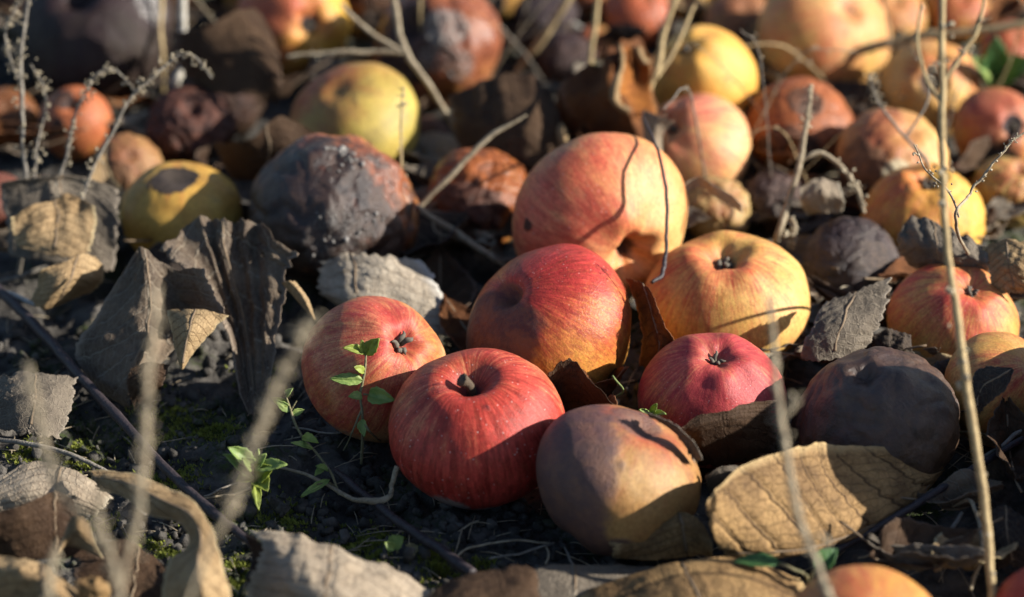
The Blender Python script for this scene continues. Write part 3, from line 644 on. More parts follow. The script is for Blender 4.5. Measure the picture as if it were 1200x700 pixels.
leaf('big golden brown veined leaf with curved ribs, arched beside the rotten brown apple', 'gold', [
    [(1104, 547, 1.6), (1106, 548, 1.5), (1108, 550, 1.4), (1106, 553, 1.1), (1104, 556, 0.9)],
    [(1052, 525, 2.8), (1052, 545, 2.5), (1058, 570, 2.0), (1066, 592, 1.3), (1060, 600, 1.0)],
    [(990, 521, 3.9), (986, 552, 3.3), (998, 586, 2.5), (1012, 620, 1.5), (1002, 632, 1.2)],
    [(958, 518, 4.5), (950, 554, 3.8), (964, 594, 2.8), (980, 632, 1.6), (972, 642, 1.3)],
    [(925, 526, 4.8), (918, 560, 4.1), (932, 600, 3.0), (948, 641, 1.7), (943, 650, 1.3)],
    [(868, 547, 5.0), (866, 576, 4.3), (875, 612, 3.2), (888, 648, 1.9), (886, 656, 1.4)],
    [(827, 588, 4.6), (828, 602, 4.1), (834, 625, 3.2), (842, 646, 2.1), (842, 652, 1.6)]],
    vmid=0.78, vein=0.11, crumple=0.07, rag=0.03, nu=90, nv=64, nvein=8.5, slant=1.0, name='veined_leaf')
leaf('flat veined brown leaf half out of the ground cover beside green leaflets', 'gold', [
    [(676, 697, 1.0), (735, 674, 1.7), (800, 658, 2.2), (868, 656, 2.2), (938, 676, 1.5)],
    [(690, 715, 1.2), (750, 700, 2.0), (815, 688, 2.5), (885, 688, 2.4), (952, 704, 1.6)],
    [(720, 745, 0.8), (785, 740, 1.3), (835, 735, 1.6), (895, 735, 1.5), (955, 740, 1.0)]],
    vein=0.07, crumple=0.12, nu=60, nv=70, rag=0.02, name='veined_leaf', slant=0.3, nvein=2)
leaf('grey flat dead leaf lying between the veined leaf and the soil', 'grey', [
    [(560, 676, 0.9), (640, 663, 1.1), (700, 661, 1.0), (775, 664, 0.9)],
    [(565, 692, 0.9), (640, 690, 1.1), (705, 690, 1.0), (770, 690, 0.8)],
    [(570, 725, 0.4), (640, 725, 0.5), (705, 725, 0.5), (770, 725, 0.4)]], rag=0.04)
leaf('dark brown folded leaf with a pale turned edge', 'brown', [
    [(498, 700, 2.2), (540, 676, 2.5), (585, 668, 2.6), (622, 667, 2.7), (632, 690, 2.3)],
    [(505, 720, 2.4), (545, 705, 2.8), (590, 695, 2.9), (622, 690, 2.9), (638, 708, 2.3)],
    [(515, 750, 1.2), (550, 745, 1.4), (590, 740, 1.5), (622, 740, 1.5), (640, 740, 1.2)]], rib=False, crumple=0.2)
leaf('pale ribbed curled leaf leaning over the soil near the dark twig', 'pale', [
    [(291, 621, 2.6), (333, 622, 3.0), (370, 630, 3.1), (410, 647, 2.9), (456, 666, 2.4), (508, 691, 1.9)],
    [(306, 640, 2.9), (335, 650, 3.5), (368, 660, 3.6), (407, 677, 3.4), (450, 694, 2.8), (500, 712, 2.1)],
    [(297, 668, 2.3), (330, 685, 3.0), (362, 700, 3.1), (402, 715, 2.9), (446, 728, 2.4), (495, 738, 1.7)],
    [(284, 700, 1.2), (325, 725, 1.6), (360, 740, 1.6), (400, 750, 1.5), (445, 755, 1.2), (495, 758, 1.0)]], vein=0.03, pleat=0.06, npleat=4, crumple=0.16, nu=60, nv=70)
leaf('dark underside scrap hanging from the pale ribbed leaf', 'dark', [
    [(290, 624, 2.4), (302, 632, 2.5), (314, 642, 2.6)],
    [(294, 655, 1.6), (308, 662, 1.7), (322, 668, 1.9)],
    [(286, 692, 0.8), (306, 696, 0.9), (332, 702, 1.2)]], rib=False)
# the heap of leaves, lower left
leaf('whitish grey leaf with a torn hole on the leaf heap', 'pale', [
    [(-8, 566, 1.9), (32, 540, 2.3), (70, 546, 2.2), (108, 562, 1.9), (134, 583, 1.4)],
    [(-10, 582, 1.8), (30, 572, 2.2), (66, 574, 2.1), (100, 585, 1.8), (124, 594, 1.3)],
    [(-12, 600, 1.2), (30, 598, 1.4), (62, 600, 1.4), (90, 602, 1.2), (112, 605, 0.9)]], crumple=0.12, holes=0.6)
leaf('brown leaf rolled into an arch with a tan lit flap', 'tan', [
    [(98, 552, 2.6), (108, 560, 2.9), (112, 573, 2.4)],
    [(150, 553, 3.2), (150, 566, 3.5), (146, 584, 2.9)],
    [(195, 571, 3.6), (190, 588, 3.8), (180, 606, 3.2)],
    [(229, 590, 3.9), (222, 602, 4.0), (212, 614, 3.4)],
    [(250, 622, 3.9), (236, 630, 4.1), (220, 640, 3.4)],
    [(262, 658, 3.7), (232, 662, 4.3), (196, 658, 3.4)],
    [(270, 690, 3.2), (238, 695, 4.0), (188, 690, 3.0)],
    [(276, 740, 1.6), (238, 745, 2.0), (190, 745, 1.4)]], crumple=0.16, nu=80, vein=0.02)
leaf('dark hollow curled leaf with an orange brown rim', 'brown', [
    [(-20, 604, 3.4), (25, 592, 3.7), (62, 576, 3.8), (84, 584, 3.4), (92, 604, 2.8)],
    [(-20, 622, 3.0), (25, 614, 3.1), (62, 606, 3.0), (86, 612, 2.6), (98, 628, 2.0)],
    [(-20, 650, 1.6), (25, 655, 1.6), (65, 655, 1.5), (100, 655, 1.3), (128, 660, 1.0)]], crumple=0.14)
leaf('small tan pointed leaf flap split in two tips', 'tan', [
    [(84, 606, 3.6), (92, 605, 3.8), (104, 612, 3.5)],
    [(76, 626, 3.1), (90, 622, 3.4), (110, 632, 3.0)],
    [(67, 652, 2.5), (80, 640, 2.6), (122, 656, 2.4)]], crumple=0.06, rib=False, nu=30, nv=24)
leaf('brown leaf edge with a wavy tan rim at the bottom of the heap', 'tan', [
    [(-15, 648, 3.4), (20, 655, 3.6), (48, 660, 3.6), (78, 680, 3.2), (110, 700, 2.6)],
    [(-15, 672, 3.4), (20, 676, 3.6), (48, 684, 3.6), (75, 700, 3.2), (105, 715, 2.6)],
    [(-15, 730, 1.4), (20, 735, 1.5), (48, 738, 1.6), (75, 745, 1.4), (105, 750, 1.2)]], crumple=0.3, rag=0.08)
leaf('crumpled golden leaf scrap tucked in the heap', 'gold', [
    [(88, 682, 3.5), (108, 672, 3.8), (128, 684, 3.4)],
    [(90, 694, 3.2), (110, 690, 3.5), (130, 696, 3.1)],
    [(95, 715, 2.4), (112, 715, 2.5), (128, 715, 2.3)]], crumple=0.45, rib=False, nu=36, nv=36)
leaf('shadowed brown leaf under the rolled arch leaf', 'brown', [
    [(95, 640, 0.9), (140, 632, 1.0), (180, 650, 0.9), (205, 672, 0.8)],
    [(85, 672, 0.9), (135, 668, 1.2), (175, 680, 1.0), (200, 695, 0.8)],
    [(80, 720, 0.5), (130, 720, 0.6), (170, 720, 0.5), (195, 725, 0.4)]], crumple=0.2)
leaf('grey ragged leaf lying beside the dark diagonal twig', 'grey', [
    [(-12, 440, 1.6), (20, 434, 2.0), (58, 436, 2.0), (92, 441, 1.6)],
    [(-12, 468, 1.4), (22, 468, 1.9), (56, 466, 1.9), (86, 472, 1.4)],
    [(-12, 500, 0.9), (20, 508, 1.2), (48, 512, 1.2), (74, 516, 0.8)]], rag=0.10, crumple=0.14)
# the crumpled leaf, left of centre
leaf('large crumpled slate brown leaf with a peaked ridge', 'slate', [
    [(163, 289, 5.0), (165, 290, 5.2), (168, 290, 5.4), (204, 312, 4.5), (241, 313, 4.9)],
    [(136, 336, 3.6), (155, 334, 4.0), (174, 326, 4.5), (206, 341, 3.4), (249, 336, 4.3)],
    [(102, 384, 2.2), (136, 378, 2.9), (174, 366, 3.4), (212, 366, 2.5), (263, 366, 3.6)],
    [(86, 406, 1.6), (125, 410, 2.1), (168, 400, 2.6), (192, 400, 1.8), (226, 388, 2.2)],
    [(104, 445, 0.8), (130, 450, 1.1), (152, 438, 1.8), (166, 440, 1.2), (182, 436, 1.0)],
    [(147, 479, 0.3), (150, 479, 0.4), (153, 477, 0.6), (158, 472, 0.5), (166, 470, 0.4)]], crumple=0.16, nu=90, nv=80, rag=0.05, vein=0.05, holes=0.5)
leaf('fan of a pleated dark leaf with sunlit scalloped rim', 'slate', [
    [(186, 292, 4.8), (226, 256, 5.2), (262, 256, 5.5), (302, 258, 5.4), (348, 296, 5.0)],
    [(206, 312, 4.4), (240, 296, 4.3), (265, 296, 4.3), (300, 300, 4.2), (338, 326, 4.0)],
    [(246, 346, 3.4), (258, 346, 2.8), (280, 352, 2.6), (305, 356, 2.8), (328, 370, 2.8)],
    [(267, 395, 2.2), (276, 400, 1.6), (291, 406, 1.5), (306, 412, 1.7), (320, 420, 1.8)],
    [(278, 455, 0.9), (287, 460, 0.6), (297, 462, 0.6), (306, 462, 0.7), (315, 465, 0.8)],
    [(292, 486, 0.3), (297, 487, 0.3), (302, 487, 0.3), (306, 487, 0.3), (310, 486, 0.3)]], crumple=0.12, pleat=0.24, npleat=5, nu=90, nv=100, rag=0.07, vein=0.04, holes=0.4)
leaf('small pointed leaf flap, half sunlit, in the crumpled leaf', 'tan', [
    [(194, 363, 3.8), (228, 361, 4.1), (270, 369, 3.9)],
    [(200, 385, 3.3), (222, 385, 3.9), (250, 388, 3.4)],
    [(206, 410, 2.8), (216, 410, 3.1), (230, 410, 2.9)],
    [(212, 433, 2.3), (213, 434, 2.4), (215, 433, 2.3)]], crumple=0.08, nu=40, nv=36)
leaf('small dark leaf corner with a golden fringe under the pointed flap', 'brown', [
    [(152, 432, 2.4), (175, 424, 2.6), (200, 428, 2.4)],
    [(148, 450, 1.8), (172, 445, 2.1), (192, 446, 1.8)],
    [(158, 480, 0.6), (168, 474, 0.8), (182, 468, 0.6)]], crumple=0.15, rib=False, nu=36, nv=36)
leaf('narrow tan leaf sliver lit by the sun', 'tan', [
    [(330, 331, 4.0), (338, 329, 4.3), (346, 330, 4.1)],
    [(343, 346, 3.6), (352, 345, 3.9), (362, 352, 3.6)],
    [(366, 374, 3.0), (368, 376, 3.0), (370, 374, 3.0)]], crumple=0.05, rib=False, nu=30, nv=16)
leaf('pale beige leaf half in shadow behind the pink red apple', 'beige', [
    [(366, 294, 2.6), (410, 294, 2.9), (450, 297, 3.0), (492, 300, 2.6)],
    [(372, 318, 2.0), (412, 322, 2.3), (455, 325, 2.4), (516, 332, 2.0)],
    [(370, 342, 1.4), (415, 350, 1.7), (460, 352, 1.7), (530, 364, 1.4)],
    [(396, 360, 0.8), (430, 374, 1.0), (470, 378, 1.0), (546, 380, 0.9)],
    [(410, 378, 0.4), (440, 392, 0.5), (480, 396, 0.5), (530, 394, 0.5)]], rag=0.07, crumple=0.12, vmid=0.35)
leaf('sandy leaf sheet lit by the sun behind the branching seed stalk', 'tan', [
    [(12, 255, 4.4), (45, 238, 4.7), (82, 226, 4.8), (112, 242, 4.5)],
    [(12, 270, 3.9), (48, 262, 4.2), (85, 256, 4.2), (113, 264, 4.0)],
    [(20, 290, 3.2), (45, 296, 3.2), (76, 302, 3.2), (106, 296, 3.2)]], crumple=0.18, pleat=0.12, npleat=3)
leaf('sandy curled leaf with a hanging tip above the dark twig', 'tan', [
    [(46, 318, 3.6), (76, 305, 3.9), (104, 297, 3.8), (122, 312, 3.0)],
    [(42, 335, 2.7), (66, 334, 3.2), (96, 328, 3.0), (120, 330, 2.2)],
    [(36, 352, 1.8), (50, 363, 1.9), (80, 354, 1.6), (108, 342, 1.4)]], crumple=0.12)
leaf('grey leaf wrapped behind the sandy curled leaf', 'grey', [
    [(0, 214, 5.0), (45, 207, 5.2), (95, 206, 5.0), (140, 222, 4.4)],
    [(0, 232, 4.2), (45, 228, 4.4), (95, 230, 4.2), (142, 262, 3.4)],
    [(10, 300, 2.0), (60, 310, 2.0), (112, 320, 1.8), (136, 318, 1.6)]], crumple=0.18)
# between the apples
leaf('chestnut leaf standing on edge between the red yellow and the plump yellow apple', 'rust', [
    [(732, 325, 4.6), (750, 330, 5.2), (766, 348, 5.4)],
    [(744, 358, 4.0), (764, 368, 4.4), (779, 382, 4.6)],
    [(750, 395, 3.0), (772, 405, 3.4), (791, 402, 3.6)],
    [(746, 432, 1.6), (768, 436, 1.8), (784, 430, 2.0)]], crumple=0.12, rag=0.07)
leaf('dark brown leaf peak with a sunlit right edge between two red apples', 'brown', [
    [(640, 438, 4.4), (660, 421, 5.0), (676, 424, 4.9), (701, 456, 4.4), (728, 481, 3.6)],
    [(647, 462, 3.2), (662, 456, 3.5), (680, 462, 3.5), (698, 476, 3.2), (716, 490, 2.8)],
    [(650, 495, 1.6), (664, 495, 1.7), (680, 498, 1.7), (695, 502, 1.6), (706, 505, 1.6)]], rib=False, crumple=0.12, rag=0.06)
leaf('dark curled leaf with a frayed pale rim in front of the pink apple', 'brown', [
    [(795, 502, 4.2), (818, 487, 4.6), (848, 482, 4.7), (872, 473, 4.7), (912, 468, 4.4)],
    [(802, 512, 3.6), (822, 504, 4.0), (850, 500, 4.0), (874, 494, 4.0), (912, 490, 3.6)],
    [(815, 548, 1.2), (835, 548, 1.4), (855, 546, 1.4), (880, 543, 1.4), (912, 538, 1.2)]], rib=False, crumple=0.12, rag=0.06)
leaf('torn tan brown leaf supporting the grey purple bruised apple', 'gold', [
    [(708, 628, 1.8), (748, 613, 2.1), (795, 599, 2.8), (822, 612, 2.5), (836, 636, 1.9)],
    [(715, 642, 1.6), (756, 630, 2.0), (798, 618, 2.5), (822, 630, 2.0), (836, 644, 1.6)],
    [(718, 654, 0.8), (768, 658, 0.9), (806, 654, 1.0), (824, 650, 1.0), (836, 650, 0.9)]], crumple=0.16, rag=0.06)
leaf('grey leaf scrap between the rotten brown and striped apples', 'grey', [
    [(968, 352, 4.2), (1003, 338, 4.6), (1047, 322, 4.8)],
    [(946, 392, 3.4), (986, 380, 3.9), (1040, 366, 4.0)],
    [(936, 424, 2.4), (975, 424, 2.7), (1018, 408, 2.8)]], crumple=0.18, rag=0.08)
leaf('crushed black leaf bits below the grey leaf scrap', 'dark', [
    [(1020, 395, 3.0), (1045, 384, 3.2), (1068, 392, 3.0)],
    [(1018, 410, 2.4), (1045, 405, 2.7), (1072, 412, 2.4)],
    [(1025, 430, 1.6), (1050, 432, 1.8), (1078, 430, 1.6)]], crumple=0.5, rib=False, nu=40, nv=40)
leaf('small black leaf in front of the cream yellow striped apple', 'dark', [
    [(1186, 430, 5.4), (1187, 431, 5.4), (1188, 433, 5.4)],
    [(1160, 428, 5.3), (1170, 441, 5.2), (1180, 456, 4.9)],
    [(1143, 435, 5.0), (1154, 450, 4.8), (1166, 468, 4.4)],
    [(1138, 456, 4.5), (1146, 466, 4.3), (1154, 478, 3.9)],
    [(1142, 484, 3.8), (1144, 485, 3.8), (1147, 485, 3.7)]], crumple=0.1, rag=0.08)
leaf('grey curled leaf with a dark opening below the orange yellow apple', 'grey', [
    [(1050, 272, 5.2), (1074, 253, 5.6), (1112, 268, 5.6), (1162, 292, 5.2)],
    [(1052, 292, 4.4), (1082, 286, 5.2), (1116, 297, 5.2), (1162, 312, 4.8)],
    [(1066, 312, 3.4), (1092, 318, 3.8), (1122, 324, 3.8), (1152, 332, 3.6)]], crumple=0.2, pleat=0.1)
leaf('tan grey crumpled leaf beside the feathery striped apple', 'tan', [
    [(1150, 288, 5.4), (1178, 280, 5.8), (1215, 285, 5.8)],
    [(1156, 312, 4.8), (1182, 310, 5.2), (1215, 315, 5.2)],
    [(1165, 345, 3.8), (1190, 345, 4.0), (1215, 345, 4.0)]], crumple=0.3)
leaf('whitish curled leaf scrap beside the grey black wrinkled apple', 'pale', [
    [(936, 222, 4.6), (958, 208, 5.0), (984, 214, 4.8)],
    [(938, 238, 3.9), (962, 230, 4.4), (990, 236, 4.2)],
    [(946, 254, 3.0), (966, 252, 3.4), (988, 254, 3.2)]], crumple=0.25, rib=False, nu=36, nv=36)
leaf('pale twisted leaf scrap beside the soft tan apple', 'pale', [
    [(796, 218, 5.2), (820, 208, 5.6), (846, 222, 5.4), (872, 240, 5.0)],
    [(798, 228, 4.8), (822, 220, 5.1), (846, 234, 4.9), (872, 250, 4.5)]], crumple=0.2, rib=False, nu=24, nv=36)
# behind
leaf('dark brown rolled leaf in shadow above the largest peach apple', 'brown', [
    [(524, 116, 4.2), (560, 97, 5.0), (600, 84, 5.6), (636, 96, 5.2), (656, 132, 4.4)],
    [(530, 150, 3.2), (565, 143, 4.0), (605, 138, 4.6), (640, 150, 4.2), (661, 176, 3.2)],
    [(540, 185, 2.0), (575, 190, 2.4), (610, 195, 2.8), (640, 200, 2.6), (664, 195, 2.0)]], rib=False, crumple=0.12, pleat=0.12)
leaf('tan lit leaf tip hanging off the dark rolled leaf', 'tan', [
    [(654, 146, 4.4), (659, 144, 4.6), (664, 150, 4.4)],
    [(653, 160, 4.0), (660, 160, 4.2), (666, 164, 4.0)],
    [(660, 184, 3.2), (664, 186, 3.3), (667, 184, 3.2)]], crumple=0.05, rib=False, nu=24, nv=12)
leaf('orange rust curled leaf with pale wavy rims, hollow inside', 'rust', [
    [(654, 98, 5.2), (698, 74, 6.2), (724, 47, 7.0), (748, 46, 6.2), (764, 70, 5.6)],
    [(662, 128, 4.4), (700, 108, 5.6), (722, 92, 6.4), (744, 98, 5.2), (766, 108, 5.0)],
    [(688, 152, 3.4), (714, 140, 4.6), (738, 132, 5.4), (756, 140, 4.4), (778, 146, 4.2)],
    [(706, 186, 2.0), (728, 182, 2.6), (748, 178, 3.2), (768, 184, 2.8), (788, 196, 2.4)]], rib=False, crumple=0.14, pleat=0.2, npleat=3, nu=64, nv=64, rag=0.05)
leaf('glowing orange inner wall of a curled leaf with wavy pale edge', 'orange', [
    [(726, 58, 7.2), (742, 54, 6.8), (760, 64, 6.8)],
    [(729, 82, 6.6), (744, 84, 6.0), (763, 86, 6.2)],
    [(724, 106, 6.2), (742, 112, 5.4), (764, 108, 5.4)],
    [(732, 132, 5.6), (748, 136, 5.0), (770, 134, 4.8)]], crumple=0.1, rib=False, nu=40, nv=30)
leaf('thin pale wavy leaf strip along the orange curled leaf', 'tan', [
    [(723, 50, 7.4), (727, 50, 7.4), (731, 54, 7.2)],
    [(726, 72, 7.0), (730, 72, 7.1), (733, 74, 6.9)],
    [(717, 98, 6.6), (722, 98, 6.8), (727, 100, 6.6)],
    [(714, 116, 6.2), (720, 118, 6.4), (727, 118, 6.2)],
    [(724, 128, 5.9), (728, 126, 6.1), (733, 124, 6.0)],
    [(738, 136, 5.7), (740, 132, 5.9), (742, 128, 5.8)]], crumple=0.08, rib=False, nu=40, nv=10, rag=0.1)
leaf('pale curled leaf lip beside the leaning yellow straw', 'tan', [
    [(742, 56, 7.0), (747, 54, 7.2), (752, 56, 7.0)],
    [(746, 68, 6.7), (751, 66, 6.9), (757, 68, 6.7)],
    [(752, 78, 6.4), (758, 75, 6.6), (764, 72, 6.5)]], crumple=0.08, rib=False, nu=24, nv=10)
leaf('pale leaf curl between the rust leaf and the pale pink apple', 'pale', [
    [(754, 128, 5.8), (768, 134, 6.2), (790, 142, 6.0)],
    [(752, 150, 5.0), (764, 156, 5.4), (776, 160, 5.2)],
    [(760, 188, 3.8), (768, 192, 4.0), (776, 190, 3.8)]], crumple=0.12, rib=False, nu=36, nv=24)
leaf('folded dark brown leaf with a tan lit ridge beside the pale bent stem', 'brown', [
    [(196, 40, 5.6), (245, 30, 6.2), (280, 6, 6.8), (308, 18, 6.0), (330, 68, 5.0)],
    [(205, 72, 4.4), (250, 66, 5.0), (288, 60, 5.4), (318, 78, 5.0), (330, 100, 4.2)],
    [(228, 105, 3.0), (258, 110, 3.4), (290, 114, 3.6), (314, 118, 3.4), (326, 124, 3.0)]], rib=False, crumple=0.12, rag=0.05)
leaf('brown leaf with a tan lit ridge above the black rotten apple', 'brown', [
    [(248, 168, 4.2), (292, 163, 4.8), (328, 136, 5.6), (374, 158, 4.6)],
    [(256, 184, 3.4), (294, 182, 3.8), (334, 170, 4.4), (372, 178, 3.6)],
    [(268, 210, 2.0), (300, 212, 2.2), (335, 208, 2.6), (366, 204, 2.2)]], crumple=0.10, rag=0.05)
leaf('dark leaf fragment in the deep shade at the right edge', 'dark', [
    [(1150, 606, 1.8), (1178, 592, 2.4), (1210, 612, 2.2)],
    [(1150, 635, 1.2), (1180, 628, 1.8), (1212, 645, 1.6)],
    [(1160, 668, 0.6), (1188, 665, 0.9), (1214, 675, 0.8)]], crumple=0.15)
leaf('papery grey peel clinging to the edge of the bruised apple', 'grey', [
    [(750, 481, 6.0), (754, 484, 5.6), (757, 488, 5.2)],
    [(782, 492, 5.8), (783, 497, 5.4), (784, 502, 5.0)],
    [(808, 513, 5.2), (805, 518, 4.8), (802, 523, 4.4)],
    [(824, 540, 4.2), (819, 542, 3.9), (815, 545, 3.6)]], crumple=0.12, rib=False, rag=0.15, nu=50, nv=14)
leaf('grey brown scrap behind the golden veined leaf', 'grey', [
    [(826, 558, 3.2), (845, 548, 3.6), (872, 545, 3.4)],
    [(828, 568, 2.6), (846, 562, 3.0), (870, 562, 2.8)],
    [(835, 590, 1.2), (850, 590, 1.4), (870, 590, 1.2)]], crumple=0.15, rib=False, nu=30, nv=30)

# loose litter lying on the soil in the gaps between the far apples
def litter(px, py, L, W, ang, tilt, curl, mat, seed, z=0.6):
    rng = np.random.RandomState(seed)
    c = np.array(tuple(at(px, py, z))); ca, sa = math.cos(ang), math.sin(ang)
    ax = np.array((ca, sa, 0)); bx = np.array((-sa, ca, 0)); rows = []
    for u, w in ((-1, 0.08), (-0.6, 0.72), (-0.15, 1.0), (0.35, 0.75), (0.75, 0.34), (1, 0.04)):
        row = []
        for v in (-1, -0.5, 0, 0.5, 1):
            h = abs(v)*w*W*math.sin(curl)*0.01 + tilt*u*L*0.01 + 0.4*curl*u*u*L*0.01 + rng.uniform(-.002, .002)
            row.append(c + ax*u*L*0.01 + bx*v*w*W*math.cos(curl*0.7)*0.01 + np.array((0, 0, max(h, -0.004) + 0.002)))
        rows.append(row)
    V, F, luv, P, vph = leaf_geo(rows, 40, 30, 0.34, 0.06, 0, 0, 0.03, seed)
    cc = V.mean(0); cc[2] = V[:, 2].min()
    root = empty('fallen_leaf', cc)
    o = obj('blade', build_mesh('blade', V-cc, F, True, dict(luv=luv, vph=vph, lpos=V-cc+seed*1.7)), LM[mat], root)
    md = o.modifiers.new('thickness', 'SOLIDIFY'); md.thickness = 0.00025; md.offset = 0
    pts = np.concatenate([P[::6, 15]-cc, [P[-1, 15]-cc+ax*0.012+np.array((0, 0, 0.003))]])
    obj('midrib', build_mesh('midrib', *merge([tube_geo(pts, [0.0003]+[0.0005]*(len(pts)-1), 36, 6, 0.0002, seed)])), rib_mat, root)
    w = dict(brown='brown', dark='blackish', slate='slate brown', grey='grey', tan='tan', rust='rust brown', gold='golden brown', pale='pale')[mat]
    near = sorted(APPLES, key=lambda A: np.linalg.norm(A[1][:2]-cc[:2]))[0][0]
    short = near.split(' apple')[0]
    base_lab = lab = 'loose %s dead leaf beside the %s apple' % (w, short)
    for pre in ('small curled ', 'broad flat ', 'narrow folded ', 'crumpled upturned ', 'torn half-hidden '):
        if lab in LAB: lab = pre + base_lab
    LAB.add(lab)
    tag(root, lab, 'leaf', 'loose leaves lying between the apples')
LAB = set()
rng = np.random.RandomState(77)
spots = [(300, 120), (250, 200), (470, 150), (500, 200), (545, 290), (480, 260), (520, 350), (540, 400), (600, 140), (660, 60), (700, 170), (760, 200), (770, 240), (900, 200), (930, 230), (950, 270), (870, 260),
         (1000, 240), (980, 120), (1120, 140), (1160, 200), (1130, 260), (1190, 330), (950, 340), (920, 420), (1080, 420), (1100, 470), (560, 20), (600, 60), (690, 20), (800, 20), (900, 90), (1040, 30), (1120, 30), (1170, 95),
         (20, 60), (60, 80), (20, 180), (130, 130), (190, 170), (180, 100), (310, 200), (290, 300), (350, 320), (0, 300), (130, 250), (260, 20), (420, 20), (460, 90), (1085, 650), (1120, 590), (1150, 660), (1090, 680), (900, 560), (1180, 540), (1130, 520), (880, 480), (700, 470)]
rs = np.random.RandomState(5)
spots += [(rs.uniform(-20, 1220), rs.uniform(-35, 330)) for _ in range(70)] + [(rs.uniform(640, 1210), rs.uniform(330, 520)) for _ in range(12)]  # further leaves added, mostly dark, to blacken the sunlit soil in the gaps
for q, (x, y) in enumerate(spots):
    litter(x+rng.uniform(-12, 12), y+rng.uniform(-8, 8), rng.uniform(1.6, 3.4), rng.uniform(0.9, 1.8), rng.uniform(0, 6.28), rng.uniform(-.25, .25), rng.uniform(0.2, 1.2),
           rng.choice(['brown', 'brown', 'dark', 'slate', 'grey', 'tan', 'rust', 'pale'] if q < 58 else ['brown', 'dark', 'dark', 'slate', 'rust', 'brown', 'grey']), 500+q, rng.uniform(0.4, 1.4))
# ------------------------------------------------------------------ stalks, twigs, straw
def wood_mat(name, a, b, scale=250, rough=0.75):
    m = NT(name); p = m.pos()
    n1 = m.noise(p, scale, 4, 0.65); n2 = m.noise(p, scale*4, 3)
    col = m.mix(m.step(n1, 0.35, 0.65), a, b)
    col = m.mix(m.math('MULTIPLY', m.step(n2, 0.5, 0.75), 0.4), col, tuple(c*0.45 for c in b))
    return m.bsdf(col, rough, m.bump(m.math('ADD', n1, n2), 0.5, 0.0008), 0.3)
STRAW = wood_mat('straw', (0.44, 0.33, 0.17), (0.30, 0.215, 0.11))
DRY = wood_mat('dry_stalk', (0.34, 0.28, 0.19), (0.22, 0.17, 0.11))
PALE = wood_mat('pale_stem', (0.56, 0.52, 0.45), (0.42, 0.38, 0.31))
DARK = wood_mat('dark_twig', (0.045, 0.034, 0.036), (0.028, 0.022, 0.024), rough=0.5)
GREY = wood_mat('grey_twig', (0.25, 0.22, 0.18), (0.15, 0.13, 0.105))
SEED = wood_mat('seed_husk', (0.46, 0.39, 0.27), (0.20, 0.16, 0.11), 500)
def stick(label, mat, pts, r, name='twig', cat='twig', group=None, wob=0.0006, knots=0.25, seed=0, n=70, loc=None):
    V, F = merge([tube_geo(pts, r, n, 9, wob, seed, knots)])
    c = np.array(tuple(pts[0])) if loc is None else np.array(tuple(loc))
    o = obj(name, build_mesh(name, V-c, F), mat); o.location = c
    return tag(o, label, cat, group)
def seeds(P, rng, n, r, spread, lo=0.0, hi=1.0):
    Q = catmull(np.array([tuple(p) for p in P]), 200); out = []
    for _ in range(n):
        c = Q[int(rng.uniform(lo, hi)*199)] + rng.normal(size=3)*spread*0.5
        for _ in range(rng.randint(1, 4)):
            out.append(lump(c + rng.normal(size=3)*r*0.9, r*rng.uniform(0.5, 1.15), rng, (1, 0.7, 0.5), 0.6))
    return merge(out)
def weed(label, stems, mat=DRY, name='seed_stalk', cat='stalk', group=None, seed=0):
    "stems: list of (name, points, radii, number of seeds, seed size, spread, lo, hi); the first one stands on the soil"
    rng = np.random.RandomState(900+seed)
    base = np.array(tuple(stems[0][1][0]))
    root = empty(name, base); tag(root, label, cat, group)
    for q, (nm, pts, r, ns, sr, sp, lo, hi) in enumerate(stems):
        V, F = merge([tube_geo(pts, r, 90, 8, 0.0007, seed+q, 0.35)])
        b = obj(nm, build_mesh(nm, V-base, F), mat, root)
        if ns:
            V, F = seeds(pts, rng, ns, sr, sp, lo, hi)
            s = obj('seed_head', build_mesh('seed_head', V-base, F), SEED, b); s['kind'] = 'stuff'
    return root
def pd(d, *pp): return [atd(x, y, d if len(e) == 0 else e[0]) for x, y, *e in pp]
def down(p, dx=0.0): return [Vector((p.x+dx, p.y, -0.006)), Vector((p.x+dx*0.4, p.y, p.z*0.5))]

# tall stalks in front, far out of focus
P = pd(106, (1163, 735), (1160, 660), (1153, 575), (1133, 450), (1115, 330), (1106, 225), (1105, 110), (1106, -25))
weed('tall straw coloured stalk standing by the dark red apple', [('stem', down(P[0]) + P, [0.0016]*5+[0.0017, 0.0015, 0.0014, 0.0013, 0.0012], 26, 0.0016, 0.003, 0.15, 1.0),
     ('branch', pd(106, (1105, 95), (1128, 62), (1146, 30), (1158, -20)), [0.0010, 0.0009, 0.0008, 0.0006], 10, 0.0010, 0.003, 0.2, 1),
     ('branch', pd(106, (1104, 120), (1086, 90), (1075, 45), (1082, 5)), [0.0009, 0.0008, 0.0007, 0.0005], 10, 0.0010, 0.003, 0.2, 1)], seed=1, mat=STRAW)
P = pd(96, (980, 735), (965, 680), (935, 600), (917, 510), (908, 430), (903, 345))
weed('thin dry stalk with curled side hooks in front of the veined leaf', [('stem', down(P[0]) + P, [0.0013]*4+[0.0013, 0.0012, 0.0011, 0.0008], 30, 0.0011, 0.002, 0.3, 1),
     ('branch', pd(96, (948, 635), (960, 628), (970, 632), (966, 640)), [0.0008, 0.0008, 0.0007, 0.0005], 6, 0.001, 0.001, 0.3, 1),
     ('branch', pd(96, (918, 490), (928, 478), (930, 468)), [0.0008, 0.0007, 0.0006], 6, 0.0014, 0.001, 0.5, 1)], seed=2)
P = pd(90, (135, 740), (140, 690), (158, 620), (168, 560), (172, 480), (178, 410), (186, 335))
